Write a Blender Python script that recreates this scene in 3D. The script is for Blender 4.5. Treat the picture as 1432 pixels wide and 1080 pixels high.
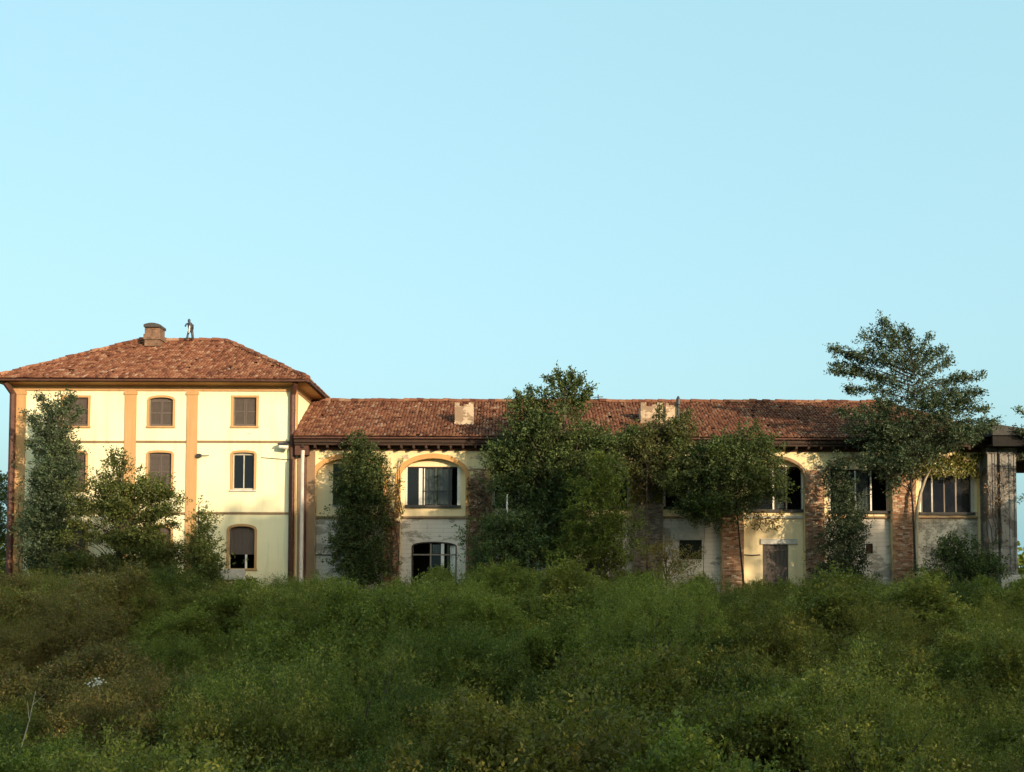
import bpy, math, random
import numpy as np
from mathutils import Vector, Matrix
from mathutils.geometry import tessellate_polygon

R = math.radians
scene = bpy.context.scene
COL = scene.collection
for o in list(bpy.data.objects):
    bpy.data.objects.remove(o)

# ------------------------------------------------------------------ camera
FPX, PITCH, ROLL, SHIFT = 1531.0, R(2.5), R(0.18), 0.135
CAM = Vector((0.0, -62.0, 0.4))
cam_data = bpy.data.cameras.new("camera")
cam = bpy.data.objects.new("camera", cam_data)
COL.objects.link(cam)
cam_data.sensor_width = 36.0
cam_data.lens = FPX / 1432.0 * 36.0
cam_data.shift_y = SHIFT
cam_data.clip_end = 6000.0
cam.location = CAM
cam.rotation_euler = (Matrix.Rotation(R(90) + PITCH, 3, 'X') @ Matrix.Rotation(ROLL, 3, 'Z')).to_euler()
scene.camera = cam
CAMROT = cam.rotation_euler.to_matrix()

# ------------------------------------------------------------------ light
SUN_AZ, SUN_EL = 39.0, 15.5          # degrees to the right of the facade's normal, and above the horizon
world = bpy.data.worlds.new("World")
scene.world = world
world.use_nodes = True
wn, wl = world.node_tree.nodes, world.node_tree.links
wn.clear()
w_out = wn.new("ShaderNodeOutputWorld")
w_bg = wn.new("ShaderNodeBackground")
w_sky = wn.new("ShaderNodeTexSky")
w_sky.sky_type = 'NISHITA'
w_sky.sun_disc = False
w_sky.sun_elevation = R(SUN_EL)
w_sky.sun_rotation = R(180.0 - SUN_AZ)
w_sky.air_density = 1.0
w_sky.dust_density = 6.0
w_sky.ozone_density = 1.0
# clear pale air: the whole dome is evened out towards one pale blue
w_mix = wn.new("ShaderNodeMix")
w_mix.data_type = 'RGBA'
w_mix.blend_type = 'ADD'
w_mix.inputs[0].default_value = 1.0
w_mix.inputs[7].default_value = (2.55, 4.65, 4.95, 1)
wl.new(w_sky.outputs[0], w_mix.inputs[6])
wl.new(w_mix.outputs[2], w_bg.inputs[0])
w_bg.inputs[1].default_value = 0.10
wl.new(w_bg.outputs[0], w_out.inputs[0])

sun_data = bpy.data.lights.new("sun", 'SUN')
sun_data.energy = 4.7
sun_data.angle = R(0.55)
sun_data.color = (1.0, 0.82, 0.57)
sun = bpy.data.objects.new("sun", sun_data)
COL.objects.link(sun)
TO_SUN = Vector((math.sin(R(SUN_AZ)) * math.cos(R(SUN_EL)), -math.cos(R(SUN_AZ)) * math.cos(R(SUN_EL)), math.sin(R(SUN_EL))))
sun.rotation_euler = TO_SUN.to_track_quat('Z', 'Y').to_euler()
sun.location = (30, -30, 40)

scene.view_settings.view_transform = 'Standard'
scene.view_settings.look = 'None'
scene.view_settings.exposure = 0.35
scene.view_settings.gamma = 1.0
scene.render.engine = 'CYCLES'
scene.cycles.max_bounces = 6
scene.cycles.diffuse_bounces = 4
scene.cycles.glossy_bounces = 2
scene.cycles.transmission_bounces = 3
scene.cycles.transparent_max_bounces = 6
scene.cycles.use_denoising = True

# ------------------------------------------------------------------ measuring: where a sight line meets the plane Y = y
def at(px, py, y=0.0):
    v = Vector(((px - 716.0) / FPX, (540.0 - py) / FPX + SHIFT * 1432.0 / FPX, -1.0))
    d = CAMROT @ v
    t = (y - CAM.y) / d.y
    return CAM + d * t

def fx(px, y=0.0, py=690.0):
    return at(px, py, y).x

def fz(py, px=716.0, y=0.0):
    return at(px, py, y).z

# ------------------------------------------------------------------ materials
def new_mat(name):
    m = bpy.data.materials.new(name)
    m.use_nodes = True
    n, l = m.node_tree.nodes, m.node_tree.links
    n.clear()
    out = n.new("ShaderNodeOutputMaterial")
    b = n.new("ShaderNodeBsdfPrincipled")
    l.new(b.outputs[0], out.inputs[0])
    return m, n, l, b, out

def ramp(n, stops):
    r = n.new("ShaderNodeValToRGB")
    e = r.color_ramp.elements
    while len(e) < len(stops):
        e.new(0.5)
    for i, (p, c) in enumerate(stops):
        e[i].position = p
        e[i].color = (c[0], c[1], c[2], 1) if not isinstance(c, (int, float)) else (c, c, c, 1)
    return r

def noise(n, l, vec, scale, detail=5, rough=0.6, stretch=None):
    t = n.new("ShaderNodeTexNoise")
    t.inputs["Scale"].default_value = scale
    t.inputs["Detail"].default_value = detail
    t.inputs["Roughness"].default_value = rough
    if stretch:
        mp = n.new("ShaderNodeMapping")
        mp.inputs["Scale"].default_value = stretch
        l.new(vec, mp.inputs[0])
        l.new(mp.outputs[0], t.inputs[0])
    else:
        l.new(vec, t.inputs[0])
    return t.outputs[0]

def mixc(n, l, fac, a, b, mode='MIX'):
    m = n.new("ShaderNodeMix")
    m.data_type = 'RGBA'
    m.blend_type = mode
    for sock, v in ((m.inputs[0], fac), (m.inputs[6], a), (m.inputs[7], b)):
        if isinstance(v, (int, float)):
            sock.default_value = v
        elif isinstance(v, tuple):
            sock.default_value = (v[0], v[1], v[2], 1)
        else:
            l.new(v, sock)
    return m.outputs[2]

def bump(n, l, b, h, strength=0.3, dist=0.02):
    bp = n.new("ShaderNodeBump")
    bp.inputs["Strength"].default_value = strength
    bp.inputs["Distance"].default_value = dist
    l.new(h, bp.inputs["Height"])
    l.new(bp.outputs[0], b.inputs["Normal"])
    return bp

def geo_pos(n):
    return n.new("ShaderNodeNewGeometry").outputs["Position"]

def mat_plaster(name, col, dark, grey, grey_amt=0.5, streak=0.35, lines=0.0):
    m, n, l, b, o = new_mat(name)
    p = geo_pos(n)
    big = ramp(n, [(0.35, 0.0), (0.75, 1.0)])
    l.new(noise(n, l, p, 0.35, 6, 0.65), big.inputs[0])
    c = mixc(n, l, big.outputs[0], col, dark)
    st = ramp(n, [(0.50, 0.0), (0.70, streak)])
    l.new(noise(n, l, p, 1.0, 6, 0.7, (2.2, 2.2, 0.18)), st.inputs[0])
    c = mixc(n, l, st.outputs[0], c, (dark[0] * 0.62, dark[1] * 0.6, dark[2] * 0.6))
    # patches where the finish coat has fallen off
    pt = ramp(n, [(1.0 - grey_amt * 0.5 - 0.015, 0.0), (1.0 - grey_amt * 0.5 + 0.015, 1.0)])
    l.new(noise(n, l, p, 0.55, 9, 0.72, (1.0, 1.0, 1.9)), pt.inputs[0])
    fine = noise(n, l, p, 9.0, 6, 0.7)
    gm = mixc(n, l, fine, (grey[0] * 0.72, grey[1] * 0.7, grey[2] * 0.68), grey)
    c = mixc(n, l, pt.outputs[0], c, gm)
    if lines:
        br = n.new("ShaderNodeTexBrick")
        mp = n.new("ShaderNodeMapping")
        mp.inputs["Rotation"].default_value = (R(90), 0, 0)
        l.new(p, mp.inputs[0]); l.new(mp.outputs[0], br.inputs[0])
        br.inputs["Scale"].default_value = 1.0
        br.inputs["Brick Width"].default_value = 2.6
        br.inputs["Row Height"].default_value = 0.24
        br.inputs["Mortar Size"].default_value = 0.012
        br.inputs[1].default_value = (1, 1, 1, 1); br.inputs[2].default_value = (.9, .9, .9, 1)
        br.inputs[3].default_value = (0.35, .33, .3, 1)
        c = mixc(n, l, lines, c, br.outputs[0], 'MULTIPLY')
    l.new(c, b.inputs["Base Color"])
    b.inputs["Roughness"].default_value = 0.9
    b.inputs["Specular IOR Level"].default_value = 0.2
    h = mixc(n, l, 0.6, fine, pt.outputs[0], 'SUBTRACT')
    bump(n, l, b, h, 0.35, 0.03)
    return m

def mat_brick(name, c1, c2, mortar, over=None, over_amt=0.4):
    m, n, l, b, o = new_mat(name)
    p = geo_pos(n)
    mp = n.new("ShaderNodeMapping")
    mp.inputs["Rotation"].default_value = (R(90), 0, 0)
    l.new(p, mp.inputs[0])
    br = n.new("ShaderNodeTexBrick")
    l.new(mp.outputs[0], br.inputs[0])
    br.inputs["Scale"].default_value = 1.0
    br.inputs["Brick Width"].default_value = 0.27
    br.inputs["Row Height"].default_value = 0.085
    br.inputs["Mortar Size"].default_value = 0.012
    br.inputs[1].default_value = (*c1, 1); br.inputs[2].default_value = (*c2, 1); br.inputs[3].default_value = (*mortar, 1)
    f = noise(n, l, p, 3.5, 8, 0.75)
    r1 = ramp(n, [(0.3, 0.3), (0.72, 1.5)])
    l.new(f, r1.inputs[0])
    c = mixc(n, l, 0.9, br.outputs[0], r1.outputs[0], 'MULTIPLY')
    if over:
        pt = ramp(n, [(1 - over_amt * 0.5 - 0.02, 0), (1 - over_amt * 0.5 + 0.02, 1)])
        l.new(noise(n, l, p, 0.8, 9, 0.75), pt.inputs[0])
        c = mixc(n, l, pt.outputs[0], c, over)
    l.new(c, b.inputs["Base Color"])
    b.inputs["Roughness"].default_value = 0.95
    b.inputs["Specular IOR Level"].default_value = 0.15
    bump(n, l, b, mixc(n, l, 0.5, br.outputs[0], f), 0.6, 0.03)
    return m

def mat_simple(name, col, var=0.3, rough=0.8, scale=4.0, stretch=None, spec=0.3, metal=0.0, bumpy=0.2):
    m, n, l, b, o = new_mat(name)
    p = geo_pos(n)
    f = noise(n, l, p, scale, 6, 0.7, stretch)
    r1 = ramp(n, [(0.3, 1.0 - var), (0.7, 1.0 + var)])
    l.new(f, r1.inputs[0])
    c = mixc(n, l, 1.0, col, r1.outputs[0], 'MULTIPLY')
    l.new(c, b.inputs["Base Color"])
    b.inputs["Roughness"].default_value = rough
    b.inputs["Specular IOR Level"].default_value = spec
    b.inputs["Metallic"].default_value = metal
    if bumpy:
        bump(n, l, b, f, bumpy, 0.02)
    return m

def mat_tiles(name, k=1.0):
    m, n, l, b, o = new_mat(name)
    g = n.new("ShaderNodeNewGeometry")
    r1 = ramp(n, [(0.0, (0.10, 0.037, 0.022)), (0.3, (0.20, 0.075, 0.042)), (0.65, (0.255, 0.105, 0.058)), (0.92, (0.31, 0.15, 0.085)), (1.0, (0.37, 0.24, 0.16))])
    l.new(g.outputs["Random Per Island"], r1.inputs[0])
    f = noise(n, l, g.outputs["Position"], 0.7, 8, 0.7)
    r2 = ramp(n, [(0.3, 0.7), (0.7, 1.38)])
    r2.color_ramp.elements[0].color = (0.8 * k, 0.8 * k, 0.8 * k, 1); r2.color_ramp.elements[1].color = (1.22 * k, 1.22 * k, 1.22 * k, 1)
    l.new(f, r2.inputs[0])
    c = mixc(n, l, 1.0, r1.outputs[0], r2.outputs[0], 'MULTIPLY')
    f2 = noise(n, l, g.outputs["Position"], 14.0, 4, 0.7)
    lich = ramp(n, [(0.62, 0.0), (0.72, 0.6)])
    l.new(f2, lich.inputs[0])
    c = mixc(n, l, lich.outputs[0], c, (0.23, 0.19, 0.11))
    l.new(c, b.inputs["Base Color"])
    b.inputs["Roughness"].default_value = 0.9
    b.inputs["Specular IOR Level"].default_value = 0.15
    return m

def mat_leaf(name, a, bcol, trans=0.35, dry=None, dry_amt=0.0):
    m, n, l, b, out = new_mat(name)
    g = n.new("ShaderNodeNewGeometry")
    oi = n.new("ShaderNodeObjectInfo")
    r1 = ramp(n, [(0.0, (a[0] * .75, a[1] * .75, a[2] * .75)), (0.55, ((a[0] + bcol[0]) / 2, (a[1] + bcol[1]) / 2, (a[2] + bcol[2]) / 2)), (1.0, (bcol[0] * 1.12, bcol[1] * 1.12, bcol[2] * 1.12))])
    l.new(g.outputs["Random Per Island"], r1.inputs[0])
    c = r1.outputs[0]
    # drifts of differently tinted growth through the plant
    f = ramp(n, [(0.35, 0.70), (0.7, 1.3)])
    l.new(noise(n, l, g.outputs["Position"], 0.9, 3, 0.6), f.inputs[0])
    c = mixc(n, l, 1.0, c, f.outputs[0], 'MULTIPLY')
    if dry:
        dr = ramp(n, [(1 - dry_amt - 0.05, 0.0), (1 - dry_amt + 0.05, 1.0)])
        wn_ = n.new("ShaderNodeTexWhiteNoise"); wn_.noise_dimensions = '1D'
        l.new(g.outputs["Random Per Island"], wn_.inputs["W"])
        l.new(wn_.outputs[0], dr.inputs[0])
        c = mixc(n, l, dr.outputs[0], c, dry)
    hs = n.new("ShaderNodeHueSaturation")
    mr = n.new("ShaderNodeMapRange")
    l.new(oi.outputs["Random"], mr.inputs[0])
    mr.inputs[3].default_value = 0.82; mr.inputs[4].default_value = 1.2
    l.new(mr.outputs[0], hs.inputs["Value"])
    l.new(c, hs.inputs["Color"])
    c = hs.outputs[0]
    l.new(c, b.inputs["Base Color"])
    b.inputs["Roughness"].default_value = 0.55
    b.inputs["Specular IOR Level"].default_value = 0.25
    tr = n.new("ShaderNodeBsdfTranslucent")
    ct = mixc(n, l, 1.0, c, (1.25, 1.3, 0.6), 'MULTIPLY')
    l.new(ct, tr.inputs[0])
    mx = n.new("ShaderNodeMixShader")
    mx.inputs[0].default_value = trans
    l.new(b.outputs[0], mx.inputs[1]); l.new(tr.outputs[0], mx.inputs[2])
    l.new(mx.outputs[0], out.inputs[0])
    return m

def mat_glass(name, see=0.62, col=(0.02, 0.025, 0.03)):
    m, n, l, b, out = new_mat(name)
    b.inputs["Base Color"].default_value = (*col, 1)
    b.inputs["Roughness"].default_value = 0.06
    b.inputs["Specular IOR Level"].default_value = 0.5
    tr = n.new("ShaderNodeBsdfTransparent")
    tr.inputs[0].default_value = (0.75, 0.8, 0.8, 1)
    mx = n.new("ShaderNodeMixShader")
    mx.inputs[0].default_value = see
    l.new(b.outputs[0], mx.inputs[1]); l.new(tr.outputs[0], mx.inputs[2])
    l.new(mx.outputs[0], out.inputs[0])
    return m

def mat_ground(name):
    m, n, l, b, out = new_mat(name)
    p = geo_pos(n)
    r1 = ramp(n, [(0.3, (0.035, 0.03, 0.016)), (0.5, (0.04, 0.05, 0.018)), (0.7, (0.07, 0.08, 0.03))])
    l.new(noise(n, l, p, 0.8, 9, 0.7), r1.inputs[0])
    l.new(r1.outputs[0], b.inputs["Base Color"])
    b.inputs["Roughness"].default_value = 1.0
    b.inputs["Specular IOR Level"].default_value = 0.1
    bump(n, l, b, noise(n, l, p, 6, 6, 0.7), 0.6, 0.08)
    return m

M = {}
M['cream'] = mat_plaster("cream plaster", (0.86, 0.77, 0.50), (0.80, 0.69, 0.42), (0.6, 0.53, 0.43), 0.66, 0.42)
M['cream_wing'] = mat_plaster("aged cream plaster", (0.80, 0.65, 0.37), (0.74, 0.56, 0.28), (0.5, 0.37, 0.26), 0.84, 0.45)
M['infill'] = mat_plaster("scored weathered shade-grey render", (0.70, 0.61, 0.51), (0.62, 0.53, 0.44), (0.44, 0.38, 0.31), 0.92, 0.35, 0.4)  # shade of the lower walls put into the grey base; patches are wear
M['infill_cream'] = mat_plaster("pale cream render", (0.84, 0.67, 0.40), (0.78, 0.58, 0.32), (0.7, 0.57, 0.46), 0.7, 0.35)
M['chimney_render'] = mat_plaster("sooty chimney render", (0.56, 0.42, 0.28), (0.42, 0.30, 0.2), (0.3, 0.2, 0.13), 0.95, 0.8)
M['greystone'] = mat_plaster("grey weathered masonry", (0.30, 0.275, 0.24), (0.23, 0.205, 0.18), (0.17, 0.145, 0.125), 0.97, 0.7)
M['stone'] = mat_brick("pale rubble stone", (0.55, 0.48, 0.38), (0.42, 0.36, 0.28), (0.25, 0.21, 0.16), (0.66, 0.58, 0.45), 0.9)
M['ochre'] = mat_plaster("ochre painted plaster", (0.53, 0.31, 0.14), (0.46, 0.25, 0.105), (0.5, 0.36, 0.22), 0.6, 0.4)
M['archochre'] = mat_plaster("orange ochre moulding", (0.62, 0.33, 0.12), (0.52, 0.26, 0.10), (0.6, 0.42, 0.26), 0.7, 0.4)
M['brown'] = mat_plaster("brown weathered plaster", (0.30, 0.19, 0.11), (0.22, 0.13, 0.075), (0.36, 0.27, 0.19), 0.8, 0.5)
M['brick'] = mat_brick("old red brick", (0.40, 0.205, 0.11), (0.29, 0.15, 0.085), (0.36, 0.28, 0.19), (0.56, 0.40, 0.25), 0.80)
M['brownbrick'] = mat_brick("brown chimney brick", (0.22, 0.11, 0.065), (0.15, 0.075, 0.045), (0.2, 0.15, 0.11), (0.1, 0.06, 0.04), 0.8)
M['greybrick'] = mat_brick("sooty brick pier", (0.21, 0.16, 0.12), (0.14, 0.105, 0.08), (0.22, 0.19, 0.15), (0.33, 0.28, 0.22), 0.75)
M['tiles'] = mat_tiles("terracotta tiles", 0.85)
M['wing_tiles'] = mat_tiles("dark terracotta tiles", 0.70)
def mat_bricks(name, cols):
    m, n, l, b, o = new_mat(name)
    g = n.new("ShaderNodeNewGeometry")
    r1 = ramp(n, cols)
    l.new(g.outputs["Random Per Island"], r1.inputs[0])
    f = ramp(n, [(0.3, 0.6), (0.7, 1.3)])
    l.new(noise(n, l, g.outputs["Position"], 2.0, 8, 0.75), f.inputs[0])
    l.new(mixc(n, l, 1.0, r1.outputs[0], f.outputs[0], 'MULTIPLY'), b.inputs["Base Color"])
    b.inputs["Roughness"].default_value = 0.95
    b.inputs["Specular IOR Level"].default_value = 0.15
    return m
M['bricks'] = mat_bricks("loose red bricks", [(0.0, (0.17, 0.075, 0.045)), (0.4, (0.31, 0.145, 0.08)), (0.72, (0.39, 0.22, 0.13)), (1.0, (0.55, 0.43, 0.31))])
M['sootbricks'] = mat_bricks("sooty bricks", [(0.0, (0.09, 0.07, 0.055)), (0.6, (0.2, 0.15, 0.11)), (1.0, (0.32, 0.26, 0.2))])
M['deck'] = mat_simple("tile bedding", (0.10, 0.04, 0.025), 0.4, 0.95)
M['darkwood'] = mat_simple("dark brown timber", (0.042, 0.021, 0.013), 0.45, 0.75, 3.0, (0.4, 6, 6))
M['brownboard'] = mat_simple("brown frieze board", (0.115, 0.052, 0.03), 0.45, 0.85, 3.0, (0.5, 4, 4))
M['pipe'] = mat_simple("dark brown metal pipe", (0.085, 0.035, 0.022), 0.4, 0.6, 5.0)
M['shutter'] = mat_simple("grey brown shutter wood", (0.105, 0.08, 0.066), 0.3, 0.8, 3.0, (8, 8, 0.6))
M['greenshutter'] = mat_simple("dark green shutter wood", (0.045, 0.055, 0.035), 0.3, 0.7, 3.0, (8, 8, 0.6))
M['palepole'] = mat_simple("stained pale paint", (0.60, 0.50, 0.42), 0.25, 0.7, 3.0, (3, 3, 0.5))
M['white'] = mat_simple("flaking white paint", (0.74, 0.68, 0.58), 0.12, 0.6, 5.0)
M['greyframe'] = mat_simple("greyed window paint", (0.42, 0.38, 0.31), 0.2, 0.7, 5.0)
M['pink'] = mat_simple("faded pink paint", (0.72, 0.5, 0.36), 0.15, 0.7, 5.0)
M['greywood'] = mat_simple("grey weathered timber", (0.24, 0.19, 0.145), 0.45, 0.9, 2.5, (5, 5, 0.35))
M['slate'] = mat_simple("dark grey slate", (0.055, 0.05, 0.045), 0.4, 0.85, 3.0)
M['soot'] = mat_simple("blackened timber", (0.016, 0.013, 0.011), 0.4, 0.9, 3.0)
M['black'] = mat_simple("dark interior", (0.03, 0.027, 0.025), 0.3, 0.95, 2.0, bumpy=0)
M['curtain'] = mat_simple("grey net curtain", (0.72, 0.70, 0.64), 0.15, 0.95, 6.0, (6, 6, 0.3))
M['glass'] = mat_glass("window glass")
M['darkglass'] = mat_glass("dark dusty glass", 0.12, (0.008, 0.011, 0.02))
M['metal'] = mat_simple("dull dark metal", (0.05, 0.05, 0.055), 0.3, 0.5, 6.0, metal=0.4)
M['bark'] = mat_simple("grey brown bark", (0.085, 0.062, 0.045), 0.5, 0.95, 7.0, (4, 4, 0.6), bumpy=0.8)
M['darkbark'] = mat_simple("dark damp bark", (0.035, 0.027, 0.02), 0.5, 0.95, 7.0, (4, 4, 0.6), bumpy=0.8)
M['palebark'] = mat_simple("pale dead wood", (0.36, 0.29, 0.2), 0.4, 0.9, 6.0, (4, 4, 0.6))
M['concrete'] = mat_simple("pale concrete", (0.5, 0.46, 0.4), 0.25, 0.9, 3.0)
M['blossom'] = mat_simple("white blossom", (0.75, 0.7, 0.62), 0.1, 0.7, 6.0, bumpy=0)
M['ground'] = mat_ground("scrub soil")
M['hill'] = mat_simple("haze blue wooded hill", (0.09, 0.13, 0.13), 0.3, 1.0, 0.03, bumpy=0)  # blue cast of distance haze is put into the base colour
M['L_dark'] = mat_leaf("dark green leaves", (0.078, 0.100, 0.020), (0.178, 0.192, 0.044), 0.42)
M['L_blue'] = mat_leaf("blue green leaves", (0.040, 0.064, 0.026), (0.12, 0.14, 0.058), 0.3)
M['L_mid'] = mat_leaf("mid green leaves", (0.132, 0.155, 0.028), (0.26, 0.265, 0.055), 0.42)
M['L_olive'] = mat_leaf("olive leaves", (0.150, 0.148, 0.028), (0.285, 0.26, 0.06), 0.42)
M['L_brown'] = mat_leaf("browning olive leaves", (0.15, 0.125, 0.03), (0.26, 0.21, 0.06), 0.3, (0.25, 0.14, 0.065), 0.15)
M['L_yellow'] = mat_leaf("yellow green leaves", (0.15, 0.13, 0.025), (0.26, 0.215, 0.05), 0.4)
M['T_dark'] = mat_leaf("deep green leaves", (0.044, 0.068, 0.022), (0.122, 0.148, 0.048), 0.35)  # dark leaf tone of the facade trees
M['T_blue'] = mat_leaf("cool evergreen leaves", (0.033, 0.055, 0.028), (0.10, 0.124, 0.060), 0.25)
M['T_mid'] = mat_leaf("plain green leaves", (0.068, 0.092, 0.022), (0.16, 0.175, 0.046), 0.35)
M['T_olive'] = mat_leaf("dull olive leaves", (0.05, 0.06, 0.018), (0.125, 0.125, 0.042), 0.3)
M['L_dry'] = mat_leaf("dry reddish leaves", (0.12, 0.07, 0.04), (0.24, 0.15, 0.085), 0.3)
M['L_ivy'] = mat_leaf("yellow green ivy leaves", (0.10, 0.115, 0.02), (0.20, 0.19, 0.04), 0.3)  # yellow green is the ivy's own leaf tone
M['L_bright'] = mat_leaf("bright green leaves", (0.07, 0.11, 0.02), (0.15, 0.19, 0.04), 0.45)

# ------------------------------------------------------------------ object helpers
class MB:
    def __init__(self):
        self.v, self.f = [], []
    def face(self, pts):
        i = len(self.v); self.v += [tuple(p) for p in pts]; self.f.append(tuple(range(i, i + len(pts)))); return self
    def box(self, x0, x1, y0, y1, z0, z1):
        if x0 > x1: x0, x1 = x1, x0
        if y0 > y1: y0, y1 = y1, y0
        if z0 > z1: z0, z1 = z1, z0
        i = len(self.v)
        self.v += [(x0, y0, z0), (x1, y0, z0), (x1, y1, z0), (x0, y1, z0), (x0, y0, z1), (x1, y0, z1), (x1, y1, z1), (x0, y1, z1)]
        for q in ((3, 2, 1, 0), (4, 5, 6, 7), (0, 1, 5, 4), (1, 2, 6, 5), (2, 3, 7, 6), (3, 0, 4, 7)):
            self.f.append(tuple(i + k for k in q))
        return self
    def tube(self, pts, rad, seg=6, cap=True):
        pts = [Vector(p) for p in pts]
        if isinstance(rad, (int, float)): rad = [rad] * len(pts)
        i0 = len(self.v)
        for k, p in enumerate(pts):
            d = (pts[min(k + 1, len(pts) - 1)] - pts[max(k - 1, 0)])
            if d.length < 1e-6: d = Vector((0, 0, 1))
            d.normalize()
            a = d.cross(Vector((0, 1, 0.1)) if abs(d.y) < 0.9 else Vector((1, 0, 0))).normalized()
            b = d.cross(a)
            for s in range(seg):
                t = 2 * math.pi * s / seg
                self.v.append(tuple(p + (a * math.cos(t) + b * math.sin(t)) * rad[k]))
        for k in range(len(pts) - 1):
            for s in range(seg):
                s2 = (s + 1) % seg
                self.f.append((i0 + k * seg + s, i0 + k * seg + s2, i0 + (k + 1) * seg + s2, i0 + (k + 1) * seg + s))
        if cap:
            self.f.append(tuple(i0 + s for s in range(seg)))
            self.f.append(tuple(i0 + (len(pts) - 1) * seg + s for s in reversed(range(seg))))
        return self
    def panel(self, outer, holes, y0, y1):
        """upright wall of thickness y0..y1 (x,z outlines), holes cut right through with their reveals"""
        loops = [outer] + holes
        flat = [p for lp in loops for p in lp]
        tris = tessellate_polygon([[Vector((p[0], p[1], 0)) for p in lp] for lp in loops])
        i0 = len(self.v)
        self.v += [(p[0], y0, p[1]) for p in flat]
        self.v += [(p[0], y1, p[1]) for p in flat]
        nn = len(flat)
        for t in tris:
            a, b, c = (Vector((flat[k][0], flat[k][1])) for k in t)
            ccw = (b - a).cross(c - a) > 0
            t = t if ccw else t[::-1]
            self.f.append(tuple(i0 + k for k in t))
            self.f.append(tuple(i0 + nn + k for k in t[::-1]))
        base = 0
        for lp in loops:
            m = len(lp)
            for k in range(m):
                a, b = base + k, base + (k + 1) % m
                self.f.append((i0 + a, i0 + b, i0 + nn + b, i0 + nn + a))
            base += m
        return self
    def build(self, name, mat, parent=None, origin=None, smooth=False):
        off = Vector((0, 0, 0))
        if parent is not None:
            p = parent
            while p is not None:
                off = off + p.location
                p = p.parent
        elif origin is not None:
            off = Vector(origin)
        me = bpy.data.meshes.new(name)
        me.from_pydata([(v[0] - off.x, v[1] - off.y, v[2] - off.z) for v in self.v], [], self.f)
        me.update()
        if smooth:
            me.shade_smooth()
        me.materials.append(mat)
        o = bpy.data.objects.new(name, me)
        COL.objects.link(o)
        if parent is not None:
            o.parent = parent
        elif origin is not None:
            o.location = origin
        return o

def empty(name, loc):
    o = bpy.data.objects.new(name, None)
    o.location = loc
    o.empty_display_size = 0.3
    COL.objects.link(o)
    return o

def tag(o, label=None, cat=None, group=None, kind=None):
    if label: o["label"] = label
    if cat: o["category"] = cat
    if group: o["group"] = group
    if kind: o["kind"] = kind
    return o

def fast_mesh(name, verts, quads, mat):
    me = bpy.data.meshes.new(name)
    nv, nf = len(verts), len(quads)
    k = quads.shape[1]
    me.vertices.add(nv)
    me.vertices.foreach_set("co", np.ascontiguousarray(verts, dtype=np.float32).ravel())
    me.loops.add(nf * k)
    me.loops.foreach_set("vertex_index", np.ascontiguousarray(quads, dtype=np.int32).ravel())
    me.polygons.add(nf)
    me.polygons.foreach_set("loop_start", np.arange(0, nf * k, k, dtype=np.int32))
    me.polygons.foreach_set("loop_total", np.full(nf, k, dtype=np.int32))
    me.update(calc_edges=True)
    me.materials.append(mat)
    return me

def obj_from(me, name, parent=None, loc=None):
    o = bpy.data.objects.new(name, me)
    COL.objects.link(o)
    if parent is not None: o.parent = parent
    if loc is not None: o.location = loc
    return o

# ------------------------------------------------------------------ ground
def smooth(a, b, t):
    t = min(1.0, max(0.0, (t - a) / (b - a)))
    return t * t * (3 - 2 * t)

G0 = -1.7
def ground_z(x, y):
    z = G0
    z -= 5.6 * smooth(-5.0, -38.0, y)
    z += 5.9 * smooth(-45.0, -60.0, y)
    if -60 < y < -3:
        z += 0.25 * math.sin(x * 0.35 + y * 0.2) * math.sin(y * 0.31 + 1.3)
    return z

def make_ground():
    xs = [-2500, -900, -300, -120] + list(np.arange(-60, 61, 2.5)) + [120, 300, 900, 2500]
    ys = [-1500, -500, -200, -100] + list(np.arange(-75, 21, 2.0)) + [50, 120, 300, 900, 3000]
    b = MB()
    for y in ys:
        for x in xs:
            b.v.append((float(x), float(y), ground_z(float(x), float(y))))
    nx = len(xs)
    for j in range(len(ys) - 1):
        for i in range(nx - 1):
            b.f.append((j * nx + i, j * nx + i + 1, (j + 1) * nx + i + 1, (j + 1) * nx + i))
    tag(b.build("ground", M['ground'], smooth=True), "dark soil of the scrub covered slope below the villa", kind="structure")
make_ground()

def make_hills():
    b = MB()
    n = 90
    for i in range(n + 1):
        x = -1800 + 3600 * i / n
        h = 26 + 14 * math.sin(i * 0.37) + 8 * math.sin(i * 0.93 + 1)
        b.v += [(x, 1500, -6), (x, 1620, h), (x, 2100, -6)]
    for i in range(n):
        for k in range(2):
            b.f.append((i * 3 + k, i * 3 + 3 + k, i * 3 + 4 + k, i * 3 + 1 + k))
    tag(b.build("hills", M['hill'], smooth=True), "low wooded hills far beyond the villa", kind="structure")
make_hills()

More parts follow.
